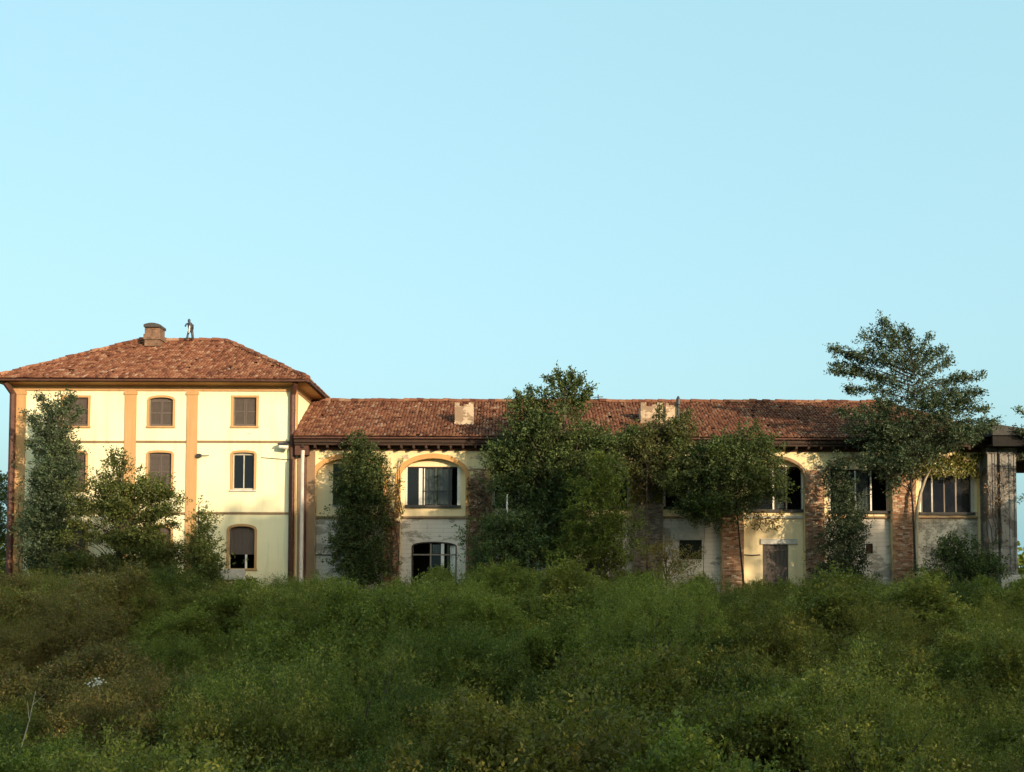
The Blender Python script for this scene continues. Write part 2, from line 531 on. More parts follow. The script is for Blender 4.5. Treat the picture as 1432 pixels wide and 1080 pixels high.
# ------------------------------------------------------------------ roofs
def tile_plane(b, O, U, V, N, W, S, lo, hi, rng, tw=0.185, tl=0.31):
    """half-barrel tiles in courses on a sloping plane: O eave corner, U along the eave, V up the slope; lo/hi(v) limit each course"""
    rows = int(S / tl) + 1
    for r in range(rows):
        v0 = r * tl - 0.05
        a, c = lo(max(v0, 0)), hi(max(v0, 0))
        k0, k1 = int(a / tw), int(c / tw) + 1
        for k in range(k0, k1):
            u = (k + 0.5) * tw + rng.gauss(0, 0.007) + 0.012 * math.sin(r * 1.7)
            if u < a - 0.05 or u > c + 0.05: continue
            if rng.random() < 0.012: continue
            vv = v0 + rng.gauss(0, 0.014)
            ln = tl + 0.07
            if vv + ln > S + 0.1: ln = max(0.1, S + 0.1 - vv)
            lift = 0.015 + abs(rng.gauss(0, 0.008)) + 0.03 * (0.5 + 0.5 * math.sin(u * 0.35 + r * 0.15))
            tw_ = rng.gauss(0, 0.035)
            i0 = len(b.v)
            for e, (vy, rad, up) in enumerate(((vv, tw * 0.52, 0.045 + lift), (vv + ln, tw * 0.42, 0.0 + lift))):
                for s in range(5):
                    t = math.pi * s / 4
                    uu = u - math.cos(t) * rad + tw_ * (e - 0.5)
                    hh = math.sin(t) * rad * 0.85 + up
                    b.v.append(tuple(O + U * uu + V * vy + N * hh))
            for s in range(4):
                b.f.append((i0 + s, i0 + s + 1, i0 + 6 + s, i0 + 5 + s))
            b.f.append((i0 + 4, i0 + 3, i0 + 2, i0 + 1, i0))

def ridge_tiles(b, A, B, rng, r=0.17):
    A, B = Vector(A), Vector(B)
    L = (B - A).length; d = (B - A) / L
    side = d.cross(Vector((0, 0, 1))).normalized(); up = side.cross(d).normalized()
    n = max(1, int(L / 0.40))
    for k in range(n):
        p0 = A + d * (L * k / n - 0.03); p1 = A + d * (L * (k + 1) / n + 0.03)
        j = rng.gauss(0, 0.02); q = rng.gauss(0, 0.02)
        i0 = len(b.v)
        for e, p in enumerate((p0, p1)):
            rr = r * (1.08 if e == 0 else 0.92)
            for s in range(6):
                t = math.pi * (s / 5 * 1.16 - 0.08)
                b.v.append(tuple(p + side * (-math.cos(t) * rr + j) + up * (math.sin(t) * rr * 0.9 + q + 0.04)))
        for s in range(5):
            b.f.append((i0 + s, i0 + s + 1, i0 + 7 + s, i0 + 6 + s))
        b.f.append(tuple(i0 + 6 + s for s in range(6)))
        b.f.append(tuple(i0 + s for s in reversed(range(6))))

def bedding(b, A, B):
    b.tube([tuple(A), tuple(B)], 0.13, 6)

def hip_geo(x0, x1, y0, y1, ze, xr0, xr1, zr):
    ym = (y0 + y1) / 2
    e = [Vector((x0, y0, ze)), Vector((x1, y0, ze)), Vector((x1, y1, ze)), Vector((x0, y1, ze))]
    r = [Vector((xr0, ym, zr)), Vector((xr1, ym, zr))]
    return e, r

def tile_face(b, A, B, C, D, rng, **kw):
    """tiles on the face with eave A->B and ridge D->C (D above A, C above B; D == C for a triangle)"""
    U = (B - A).normalized()
    N = U.cross(D - A).normalized()
    if N.z < 0: N = -N
    V = N.cross(U).normalized()
    if V.z < 0: V = -V
    S = (D - A).dot(V)
    ld, rd = (D - A).dot(U), (C - A).dot(U)
    W = (B - A).length
    tile_plane(b, A, U, V, N, W, S, lambda v: ld * min(v / S, 1), lambda v: W + (rd - W) * min(v / S, 1), rng, **kw)

# ------------------------------------------------------------------ windows
def arc_top(x0, x1, z0, zs, zt, n=10):
    """outline of an opening: flat bottom, jambs to zs, elliptical head up to zt (counter-clockwise from bottom left)"""
    cx, rx = (x0 + x1) / 2, (x1 - x0) / 2
    pts = [(x0, z0), (x1, z0)]
    if zt - zs < 0.01:
        return pts + [(x1, zs), (x0, zs)]
    for k in range(n + 1):
        t = math.pi * k / n
        pts.append((cx + rx * math.cos(t), zs + (zt - zs) * math.sin(t)))
    return pts

def band(b, inner, w, y0, y1, closed=False, skip_bottom=True):
    """moulding that follows an outline given counter-clockwise from the bottom left, jambs and head only"""
    pts = [Vector(p) for p in (inner[1:] + inner[:1] if skip_bottom else inner)]
    n = len(pts)
    outs = []
    for k in range(n):
        d = (pts[min(k + 1, n - 1)] - pts[max(k - 1, 0)]).normalized()
        nrm = Vector((d.y, -d.x))
        if 0 < k < n - 1:
            d1 = (pts[k] - pts[k - 1]).normalized(); d2 = (pts[k + 1] - pts[k]).normalized()
            c = max(0.5, math.sqrt(max(0.0, (1 + d1.dot(d2)) / 2)))
            outs.append(pts[k] + nrm * (w / c))
        else:
            outs.append(pts[k] + nrm * w)
    for k in range(n - 1):
        a, bb, c, d = pts[k], pts[k + 1], outs[k + 1], outs[k]
        i = len(b.v)
        for yy in (y0, y1):
            b.v += [(a.x, yy, a.y), (bb.x, yy, bb.y), (c.x, yy, c.y), (d.x, yy, d.y)]
        for q in ((0, 3, 2, 1), (4, 5, 6, 7), (0, 1, 5, 4), (2, 3, 7, 6), (1, 2, 6, 5), (3, 0, 4, 7)):
            b.f.append(tuple(i + k2 for k2 in q))

def louvre_leaf(b, x0, x1, z0, z1, y, st=0.07):
    b.box(x0, x0 + st, y, y + 0.05, z0, z1).box(x1 - st, x1, y, y + 0.05, z0, z1)
    b.box(x0 + st, x1 - st, y, y + 0.05, z0, z0 + 0.1).box(x0 + st, x1 - st, y, y + 0.05, z1 - 0.1, z1)
    zm = (z0 + z1) / 2
    b.box(x0 + st, x1 - st, y, y + 0.05, zm - 0.04, zm + 0.04)
    n = max(4, int((z1 - z0) / 0.075))
    for k in range(n):
        z = z0 + 0.1 + (z1 - z0 - 0.2) * k / n
        b.face([(x0 + st, y + 0.005, z), (x1 - st, y + 0.005, z), (x1 - st, y + 0.045, z + 0.065), (x0 + st, y + 0.045, z + 0.065)])

def curtain(x0, x1, z0, z1, y, parent, rng):
    b = MB()
    n = max(6, int((x1 - x0) / 0.06))
    for k in range(n + 1):
        x = x0 + (x1 - x0) * k / n
        yy = y + 0.035 * math.sin(k * 1.9 + rng.random()) + 0.02 * rng.random()
        b.v += [(x, yy, z0 + 0.03 * rng.random()), (x + 0.01 * rng.random(), yy, z1)]
    for k in range(n):
        b.f.append((2 * k, 2 * k + 2, 2 * k + 3, 2 * k + 1))
    return b.build("curtain", M['curtain'], parent)

exec_rng = random.Random(7)

# ------------------------------------------------------------------ the tall house
HX0, HX1 = fx(16), fx(412)
HY1 = 11.6
H_EAVE = at(300, 531, -0.8).z
H_RIDGE = at(300, 477, 5.4).z
house = empty("three_storey_house", ((HX0 + HX1) / 2, 0, G0))
tag(house, "pale yellow three storey house with hipped terracotta roof and ochre pilasters", "house")

h_windows = []   # px rectangles and style
for (a, c, arch) in ((86, 121, 0.0), (207, 240, 0.16), (325, 357, 0.0)):
    h_windows.append((a, c, 556, 596, arch, 'shutter'))
for (a, c, st) in ((86, 119, 'shutter'), (207, 239, 'shutter'), (325, 355, 'glazed')):
    h_windows.append((a, c, 633, 685, 0.08, st))
for (a, c) in ((86, 121), (205, 240), (321, 357)):
    h_windows.append((a, c, 736, 795, 0.22, 'boarded'))

wall_z0, wall_z1 = G0 - 0.6, H_EAVE - 0.15
holes, specs = [], []
for (a, c, t, bt, arch, st) in h_windows:
    x0, x1 = fx(a), fx(c)
    zt, zb = fz(t, (a + c) / 2), fz(bt, (a + c) / 2)
    ol = arc_top(x0, x1, zb, zt - arch, zt)
    holes.append(ol); specs.append((x0, x1, zb, zt, arch, st, ol))
wb = MB()
wb.panel([(HX0, wall_z0), (HX1, wall_z0), (HX1, wall_z1), (HX0, wall_z1)], holes, 0.0, 0.4)
wb.build("front_wall", M['cream'], house)
MB().box(HX1 - 0.4, HX1, 0.4, HY1 - 0.4, wall_z0, wall_z1).build("side_wall", M['cream'], house)
MB().box(HX0, HX0 + 0.4, 0.4, HY1 - 0.4, wall_z0, wall_z1).build("side_wall", M['cream'], house)
MB().box(HX0, HX1, HY1 - 0.4, HY1, wall_z0, wall_z1).build("rear_wall", M['cream'], house)
fl = MB()
for py in (618, 718):
    z = fz(py)
    fl.box(HX0 + 0.4, HX1 - 0.4, 0.4, HY1 - 0.4, z - 0.15, z + 0.1)
fl.box(HX0 + 0.4, HX1 - 0.4, 3.5, 3.6, wall_z0, wall_z1 - 0.1)
fl.build("inner_floors", M['black'], house)

for (x0, x1, zb, zt, arch, st, ol) in specs:
    fr = MB()
    band(fr, ol, 0.13, -0.035, 0.06)
    w = fr.build("window", M['ochre'], house)
    MB().box(x0 - 0.16, x1 + 0.16, -0.08, 0.12, zb - 0.10, zb - 0.002).build("sill", M['concrete'] if st == 'glazed' else M['ochre'], w)
    xm = (x0 + x1) / 2
    if st == 'shutter':
        for (a, c) in ((x0 + 0.01, xm - 0.006), (xm + 0.006, x1 - 0.01)):
            b = MB(); louvre_leaf(b, a, c, zb + 0.02, zt - arch - 0.0, 0.10)
            if arch > 0.01:
                b.box(a, c, 0.115, 0.14, zt - arch - 0.01, zt)
            b.build("shutter", M['shutter'], w)
    elif st == 'glazed':
        f2 = MB()
        f2.box(x0, x0 + 0.05, 0.12, 0.18, zb, zt).box(x1 - 0.05, x1, 0.12, 0.18, zb, zt)
        f2.box(xm - 0.03, xm + 0.03, 0.11, 0.18, zb, zt).box(x0 + 0.06, xm - 0.03, 0.12, 0.18, zb, zb + 0.09).box(xm + 0.03, x1 - 0.06, 0.12, 0.18, zb, zb + 0.09)
        f2.box(x0 + 0.06, x1 - 0.06, 0.125, 0.175, zt - 0.14, zt)
        f2.build("frame", M['greyframe'], w)
        for (a, c) in ((x0 + 0.06, xm - 0.03), (xm + 0.03, x1 - 0.06)):
            MB().box(a, c, 0.145, 0.155, zb + 0.09, zt - 0.14).build("pane", M['glass'], w)
    else:
        zl = zb + (zt - zb) * 0.36
        n = 6
        for k in range(n):
            a = x0 + 0.02 + (x1 - x0 - 0.04) * k / n
            c = x0 + 0.02 + (x1 - x0 - 0.04) * (k + 1) / n - 0.012
            MB().box(a, c, 0.16 + 0.01 * (k % 2), 0.21 + 0.01 * (k % 2), zl, zt).build("board", M['shutter'], w)
        MB().box(x0 + 0.02, x1 - 0.02, 0.13, 0.2, zl - 0.07, zl - 0.005).build("rail", M['shutter'], w)
        MB().box(x0 + (x1 - x0) * 0.62, x0 + (x1 - x0) * 0.70, 0.1, 0.15, zb, zl - 0.08).build("post", M['white'], w)

# pilasters, bands and cornice
ZF0, ZF1 = fz(547, 220), fz(540.5, 220)
for (a, c, m) in ((16, 34, 'ochre'), (173, 189, 'ochre'), (260, 275, 'ochre')):
    MB().box(fx(a), fx(c), -0.07, 0.02, wall_z0, ZF0 - 0.002).box(fx(a) - 0.05, fx(c) + 0.05, -0.10, 0.02, ZF0 - 0.22, ZF0 - 0.06).build("pilaster", M[m], house)
MB().box(HX1 - 0.02, HX1 + 0.06, 0.02, 0.42, wall_z0, ZF0).build("pilaster", M['ochre'], house)
MB().box(HX0 - 0.03, HX1 + 0.03, -0.06, 0.02, ZF0, ZF1).build("frieze", M['ochre'], house)
MB().box(HX1 + 0.0, HX1 + 0.06, 0.0, HY1, ZF0, ZF1).build("frieze", M['ochre'], house)
cv = MB()
prof = []
for k in range(7):
    t = k / 6 * math.pi / 2
    prof.append((0.06 + 0.68 * (1 - math.cos(t)), ZF1 + (H_EAVE - 0.15 - ZF1) * math.sin(t)))
for (o0, z0), (o1, z1) in zip(prof[:-1], prof[1:]):
    cv.face([(HX0 - o0, -o0, z0), (HX1 + o0, -o0, z0), (HX1 + o1, -o1, z1), (HX0 - o1, -o1, z1)])
    cv.face([(HX1 + o0, -o0, z0), (HX1 + o0, HY1 + o0, z0), (HX1 + o1, HY1 + o1, z1), (HX1 + o1, -o1, z1)])
    cv.face([(HX0 - o0, HY1 + o0, z0), (HX0 - o0, -o0, z0), (HX0 - o1, -o1, z1), (HX0 - o1, HY1 + o1, z1)])
cv.build("cornice", M['ochre'], house)
seg = [(34, 173), (189, 260), (275, 411)]
for py in (618, 718):
    for (a, c) in seg:
        MB().box(fx(a) + 0.003, fx(c) - 0.003, -0.035, 0.02, fz(py + 1.6, (a + c) / 2), fz(py - 1.6, (a + c) / 2)).build("string_course", M['brown'], house)
MB().box(fx(300), fx(345), -0.25, 0.0, fz(812), fz(797)).build("plinth", M['concrete'], house)

# roof
OV = 0.8
e, r = hip_geo(HX0 - OV, HX1 + OV, -OV, HY1 + OV, H_EAVE, fx(193, 5.4, 480), fx(314, 5.4, 480), H_RIDGE)
db = MB()
db.v += [tuple(p) for p in e] + [tuple(p) for p in r] + [(p.x, p.y, p.z - 0.14) for p in e]
db.f += [(0, 1, 5, 4), (1, 2, 5), (2, 3, 4, 5), (3, 0, 4), (0, 6, 7, 1), (1, 7, 8, 2), (2, 8, 9, 3), (3, 9, 6, 0), (6, 9, 8, 7)]
roof = db.build("roof", M['darkwood'], house)
rng = random.Random(11)
tb = MB()
E0 = [p + Vector((0, 0, 0.01)) for p in e]; R0 = [p + Vector((0, 0, 0.01)) for p in r]
tile_face(tb, E0[0], E0[1], R0[1], R0[0], rng)
tile_face(tb, E0[1], E0[2], R0[1], R0[1], rng)
tile_face(tb, E0[3], E0[0], R0[0], R0[0], rng)
tag(tb.build("roof_tiles", M['tiles'], roof), kind="stuff")
rb = MB()
up = Vector((0, 0, 0.08))
ridge_tiles(rb, r[0] + up, r[1] + up, rng)
for a, c in ((0, 0), (1, 1), (2, 1), (3, 0)):
    ridge_tiles(rb, e[a] + up, r[c] + up, rng)
tag(rb.build("ridge_tiles", M['tiles'], roof), kind="stuff")
bd = MB(); bedding(bd, r[0], r[1])
for a, c in ((0, 0), (1, 1)): bedding(bd, e[a], r[c])
bd.build("ridge_bedding", M['deck'], roof)
gb = MB()
gb.tube([(e[0].x, e[0].y - 0.06, H_EAVE - 0.06), (e[1].x, e[1].y - 0.06, H_EAVE - 0.06)], 0.07, 8)
gb.tube([(e[1].x + 0.06, e[1].y, H_EAVE - 0.06), (e[2].x + 0.06, e[2].y, H_EAVE - 0.06)], 0.07, 8)
gb.build("gutter", M['pipe'], roof)
# chimney with a curved cap
c0, c1 = at(206, 476, 5.0), at(227, 459, 5.0)
ch = MB()
ch.box(c0.x, c1.x, 4.5, 5.5, H_RIDGE - 0.5, c1.z - 0.02)
ch.box(c0.x - 0.06, c1.x + 0.06, 4.44, 5.56, H_RIDGE - 0.1, H_RIDGE + 0.22)
chim = ch.build("chimney", M['brownbrick'], roof)
cp = MB()
n = 8
for yy in (4.38, 5.62):
    for k in range(n + 1):
        x = c0.x - 0.04 + (c1.x - c0.x + 0.08) * k / n
        cp.v.append((x, yy, c1.z + 0.10 * math.sin(math.pi * k / n) + 0.10))
    for k in range(n + 1):
        x = c0.x - 0.04 + (c1.x - c0.x + 0.08) * k / n
        cp.v.append((x, yy, c1.z - 0.06))
m_ = 2 * (n + 1)
for k in range(n):
    cp.f += [(k, n + 1 + k, n + 2 + k, k + 1), (m_ + k, m_ + k + 1, m_ + n + 2 + k, m_ + n + 1 + k), (k, k + 1, m_ + k + 1, m_ + k), (n + 1 + k, m_ + n + 1 + k, m_ + n + 2 + k, n + 2 + k)]
cp.f += [(0, m_, m_ + n + 1, n + 1), (n, 2 * n + 1, m_ + 2 * n + 1, m_ + n)]
cp.build("cap", M['slate'], roof)

# dark downpipe on the corner
pb = MB()
px0 = fx(408.5)
pb.tube([(px0 + 0.25, -0.62, H_EAVE - 0.15), (px0, -0.13, H_EAVE - 0.75), (px0, -0.13, wall_z0 + 0.4)], 0.165, 8)
for py in (575, 640, 700, 760):
    pb.box(px0 - 0.15, px0 + 0.15, -0.17, 0.0, fz(py) - 0.03, fz(py) + 0.03)
pb.build("downpipe", M['pipe'], house)

pb = MB()
px0 = fx(17)
pb.tube([(px0 - 0.25, -0.62, H_EAVE - 0.15), (px0, -0.16, H_EAVE - 0.75), (px0, -0.16, wall_z0 + 0.4)], 0.19, 8)
pb.build("downpipe", M['pipe'], house)

# figure-like finial on the ridge
f0 = at(265, 474, 5.4)
fb = empty("roof_finial", (f0.x, 5.4, H_RIDGE + 0.16))
tag(fb, "small dark figure shaped finial standing on the house ridge beside the chimney", "finial")
zb_ = H_RIDGE + 0.1
b = MB()
b.tube([(f0.x - 0.16, 5.4, zb_), (f0.x - 0.10, 5.38, zb_ + 0.32), (f0.x - 0.02, 5.4, zb_ + 0.52)], [0.07, 0.06, 0.09], 7)
b.tube([(f0.x + 0.20, 5.42, zb_), (f0.x + 0.17, 5.4, zb_ + 0.35), (f0.x + 0.10, 5.4, zb_ + 0.75)], [0.08, 0.08, 0.10], 7)
b.tube([(f0.x + 0.04, 5.4, zb_ + 0.45), (f0.x + 0.03, 5.4, zb_ + 0.75), (f0.x, 5.4, zb_ + 0.98), (f0.x - 0.03, 5.4, zb_ + 1.06)], [0.11, 0.14, 0.15, 0.06], 8)
b.tube([(f0.x - 0.04, 5.38, zb_ + 1.0), (f0.x - 0.2, 5.33, zb_ + 0.92), (f0.x - 0.25, 5.3, zb_ + 0.78)], [0.06, 0.05, 0.05], 6)
b.tube([(f0.x + 0.06, 5.4, zb_ + 0.98), (f0.x + 0.2, 5.4, zb_ + 0.88), (f0.x + 0.2, 5.4, zb_ + 0.62)], [0.06, 0.06, 0.05], 6)
b.tube([(f0.x - 0.03, 5.4, zb_ + 1.03), (f0.x - 0.04, 5.4, zb_ + 1.12), (f0.x - 0.04, 5.4, zb_ + 1.22), (f0.x - 0.03, 5.4, zb_ + 1.28)], [0.05, 0.09, 0.085, 0.03], 8)
b.build("body", M['metal'], fb, smooth=True)
b = MB()
b.tube([(f0.x + 0.0, 5.26, zb_ + 0.38), (f0.x + 0.02, 5.25, zb_ + 0.6), (f0.x + 0.03, 5.27, zb_ + 0.82)], [0.03, 0.04, 0.02], 6)
b.build("pale_panel", M['white'], fb)

# bracket lamp at the corner
lp = at(400, 622, -0.3)
lamp = empty("wall_lamp", (lp.x, -0.05, lp.z))
tag(lamp, "dark bracket with pale glass lamp on the yellow wall beside the downpipe", "wall lamp")
b = MB(); b.tube([(fx(406), 0.0, lp.z + 0.1), (fx(398), -0.3, lp.z + 0.14), (fx(391), -0.45, lp.z + 0.05)], [0.06, 0.05, 0.06], 6)
b.box(fx(390), fx(405), -0.55, -0.22, lp.z - 0.02, lp.z + 0.06)
b.build("bracket", M['metal'], lamp)
b = MB(); b.tube([(fx(392), -0.4, lp.z - 0.12), (fx(404), -0.4, lp.z - 0.16)], [0.10, 0.13], 8)
b.build("lamp_shade", M['white'], lamp)
ib = at(279, 637, -0.15)
b = MB(); b.box(fx(275.5), fx(281), -0.25, 0.0, ib.z - 0.09, ib.z + 0.09); b.tube([(fx(281), -0.15, ib.z), (fx(293), -0.2, ib.z)], 0.025, 6)
tag(b.build("insulator_bracket", M['metal'], origin=(ib.x, 0, ib.z)), "small dark cable bracket beside the ochre pilaster on the yellow wall", "bracket")
b = MB()
cps = [at(365, 640, -0.04), at(380, 641, -0.05), at(392, 642, -0.05), at(406, 643, -0.04)]
b.tube([(p.x, p.y, p.z) for p in cps], 0.015, 5)
tag(b.build("wall_cable", M['metal'], origin=tuple(cps[0])), "thin slack cable along the yellow wall beside the downpipe", "cable")

# ------------------------------------------------------------------ the arcaded wing
WX0, WX1 = HX1 + 0.07, fx(1386)
W_EAVE = at(716, 612, -0.7).z
W_RIDGE = at(716, 564, 5.0).z
WY1 = 10.0
wing = empty("arcaded_wing", ((WX0 + WX1) / 2, 0, G0))
tag(wing, "long two storey wing with bricked up arches and a low terracotta roof", "building")
PIERS = [433, 548, 668, 787, 906, 1024, 1139, 1264, 1379]
HALF = [8, 12, 17, 16, 21, 16, 14, 17, 9]
w_z0, w_z1 = G0 - 0.6, W_EAVE - 0.35
bays, holes = [], []
for i in range(8):
    x0, x1 = fx(PIERS[i] + HALF[i]), fx(PIERS[i + 1] - HALF[i + 1])
    cxp = (PIERS[i] + PIERS[i + 1]) / 2
    zs, zt = fz(668, cxp), fz(641, cxp)
    ol = arc_top(x0, x1, w_z0 + 0.2, zs, zt, 18)
    bays.append((x0, x1, zs, zt, cxp, ol)); holes.append(ol)
MB().panel([(WX0, w_z0), (WX1, w_z0), (WX1, w_z1), (WX0, w_z1)], holes, 0.0, 0.34).build("front_wall", M['cream_wing'], wing)
MB().box(WX1 - 0.34, WX1, 0.34, WY1, w_z0, w_z1).build("side_wall", M['cream_wing'], wing)
MB().box(WX0, WX1, WY1, WY1 + 0.34, w_z0, w_z1).build("rear_wall", M['cream_wing'], wing)
b = MB()
b.box(WX0, WX1 - 0.34, 0.7, WY1, fz(724) - 0.15, fz(724))
b.box(WX0, WX1 - 0.34, 4.0, 4.1, w_z0, w_z1)
b.build("inner_floors", M['black'], wing)

# archivolts
for i, (x0, x1, zs, zt, cxp, ol) in enumerate(bays):
    b = MB(); band(b, arc_top(x0, x1, fz(722, cxp) if i < 2 else zs - 0.6, zs, zt, 18), 0.27 if i < 4 else 0.16, -0.06, 0.01)
    b.build("arch_moulding", M['archochre'] if i < 4 else M['brown'], wing)

# brick piers with ragged tops where the plaster has come away
rng = random.Random(5)
pier_top = [600, 735, 672, 690, 668, 722, 668, 668, 640]
for i, pxc in enumerate(PIERS):
    x0, x1 = fx(pxc - HALF[i]) + 0.02, fx(pxc + HALF[i]) - 0.02
    if i == 0: x0 = WX0 + 0.12
    if i == 8: x1 = WX1 - 0.02
    b = MB()
    proud = 0.03 if i in (1, 2, 6, 7) else 0.09
    zt = fz(pier_top[i], pxc) if i else w_z1 - 0.3
    b.box(x0, x1, -proud, 0.02, w_z0, zt)
    if i in (1, 2, 5, 6, 7):
        nrow = 9
        for k in range(nrow):
            z0 = zt + k * 0.085
            a = x0 + (x1 - x0) * rng.uniform(0, 0.12 * k)
            c = x1 - (x1 - x0) * rng.uniform(0, 0.12 * k)
            if c - a > 0.2:
                b.box(a, c, -proud - 0.004 * (k % 2), 0.02, z0 + 0.001, z0 + 0.084)
    pier = b.build("pier", M['brown'] if i == 0 else M['greybrick'] if i in (4, 8) else M['brick'], wing)

    if i in (1, 2, 4, 5, 6, 7):
        bb = MB()
        zz, k = w_z0 + 0.8, 0
        while zz < zt + (0.6 if i != 4 else -0.1):
            xx = x0 + 0.02 + (0.135 if k % 2 else 0.0)
            while xx < x1 - 0.2:
                if rng.random() < (0.62 if zz < zt else 0.3):
                    bb.box(xx, min(xx + 0.255, x1 - 0.01), -proud - rng.uniform(0.006, 0.04), -proud + 0.01, zz, zz + 0.072)
                xx += 0.27
            zz += 0.085; k += 1
        tag(bb.build("bricks", M['sootbricks'] if i == 4 else M['bricks'], pier), kind="stuff")

# infill of each bay: wall with openings, ledges and windows
def wing_window(x0, x1, z0, z1, y, posts, panes, curtains, right_mat='white', sill=True, glass='glass', bar=None):
    f = MB()
    f.box(x1 - 0.16, x1 + 0.02, y - 0.10, y + 0.08, z0 - (0.25 if right_mat == 'pink' else 0.0), z1 - 0.005)
    w = f.build("window", M[right_mat], wing)
    b = MB()
    b.box(x0 + 0.07, x1 - 0.16, y - 0.02, y + 0.06, z1 - 0.09, z1 - 0.002)
    b.build("head", M['darkwood'], w)
    MB().box(x0 - 0.02, x0 + 0.07, y - 0.06, y + 0.08, z0, z1).build("jamb", M['white'], w)
    if sill:
        MB().box(x0 - 0.05, x1 + 0.04, y - 0.2, y + 0.08, z0 - 0.16, z0 - 0.004).build("sill", M['slate'], w)
    W_ = x1 - x0
    for (fr, wd, mm) in posts:
        xp = x0 + W_ * fr
        MB().box(xp, xp + wd, y - 0.03, y + 0.05, z0 + 0.002, z1 - 0.092).build("post", M[mm], w)
    for (a, c) in panes:
        MB().box(x0 + W_ * a, x0 + W_ * c, y + 0.0, y + 0.01, z0 + 0.01, z1 - 0.1).build("pane", M[glass], w)
    for (a, c) in curtains:
        curtain(x0 + W_ * a, x0 + W_ * c, z0 + 0.05, z1 - 0.1, y + 0.085, w, exec_rng)
    if bar:
        zb_ = z0 + (z1 - z0) * bar[2]
        MB().box(x0 + W_ * bar[0], x0 + W_ * bar[1], y - 0.05, y - 0.035, zb_ - 0.025, zb_ + 0.025).build("bar", M['metal'], w)
    return w

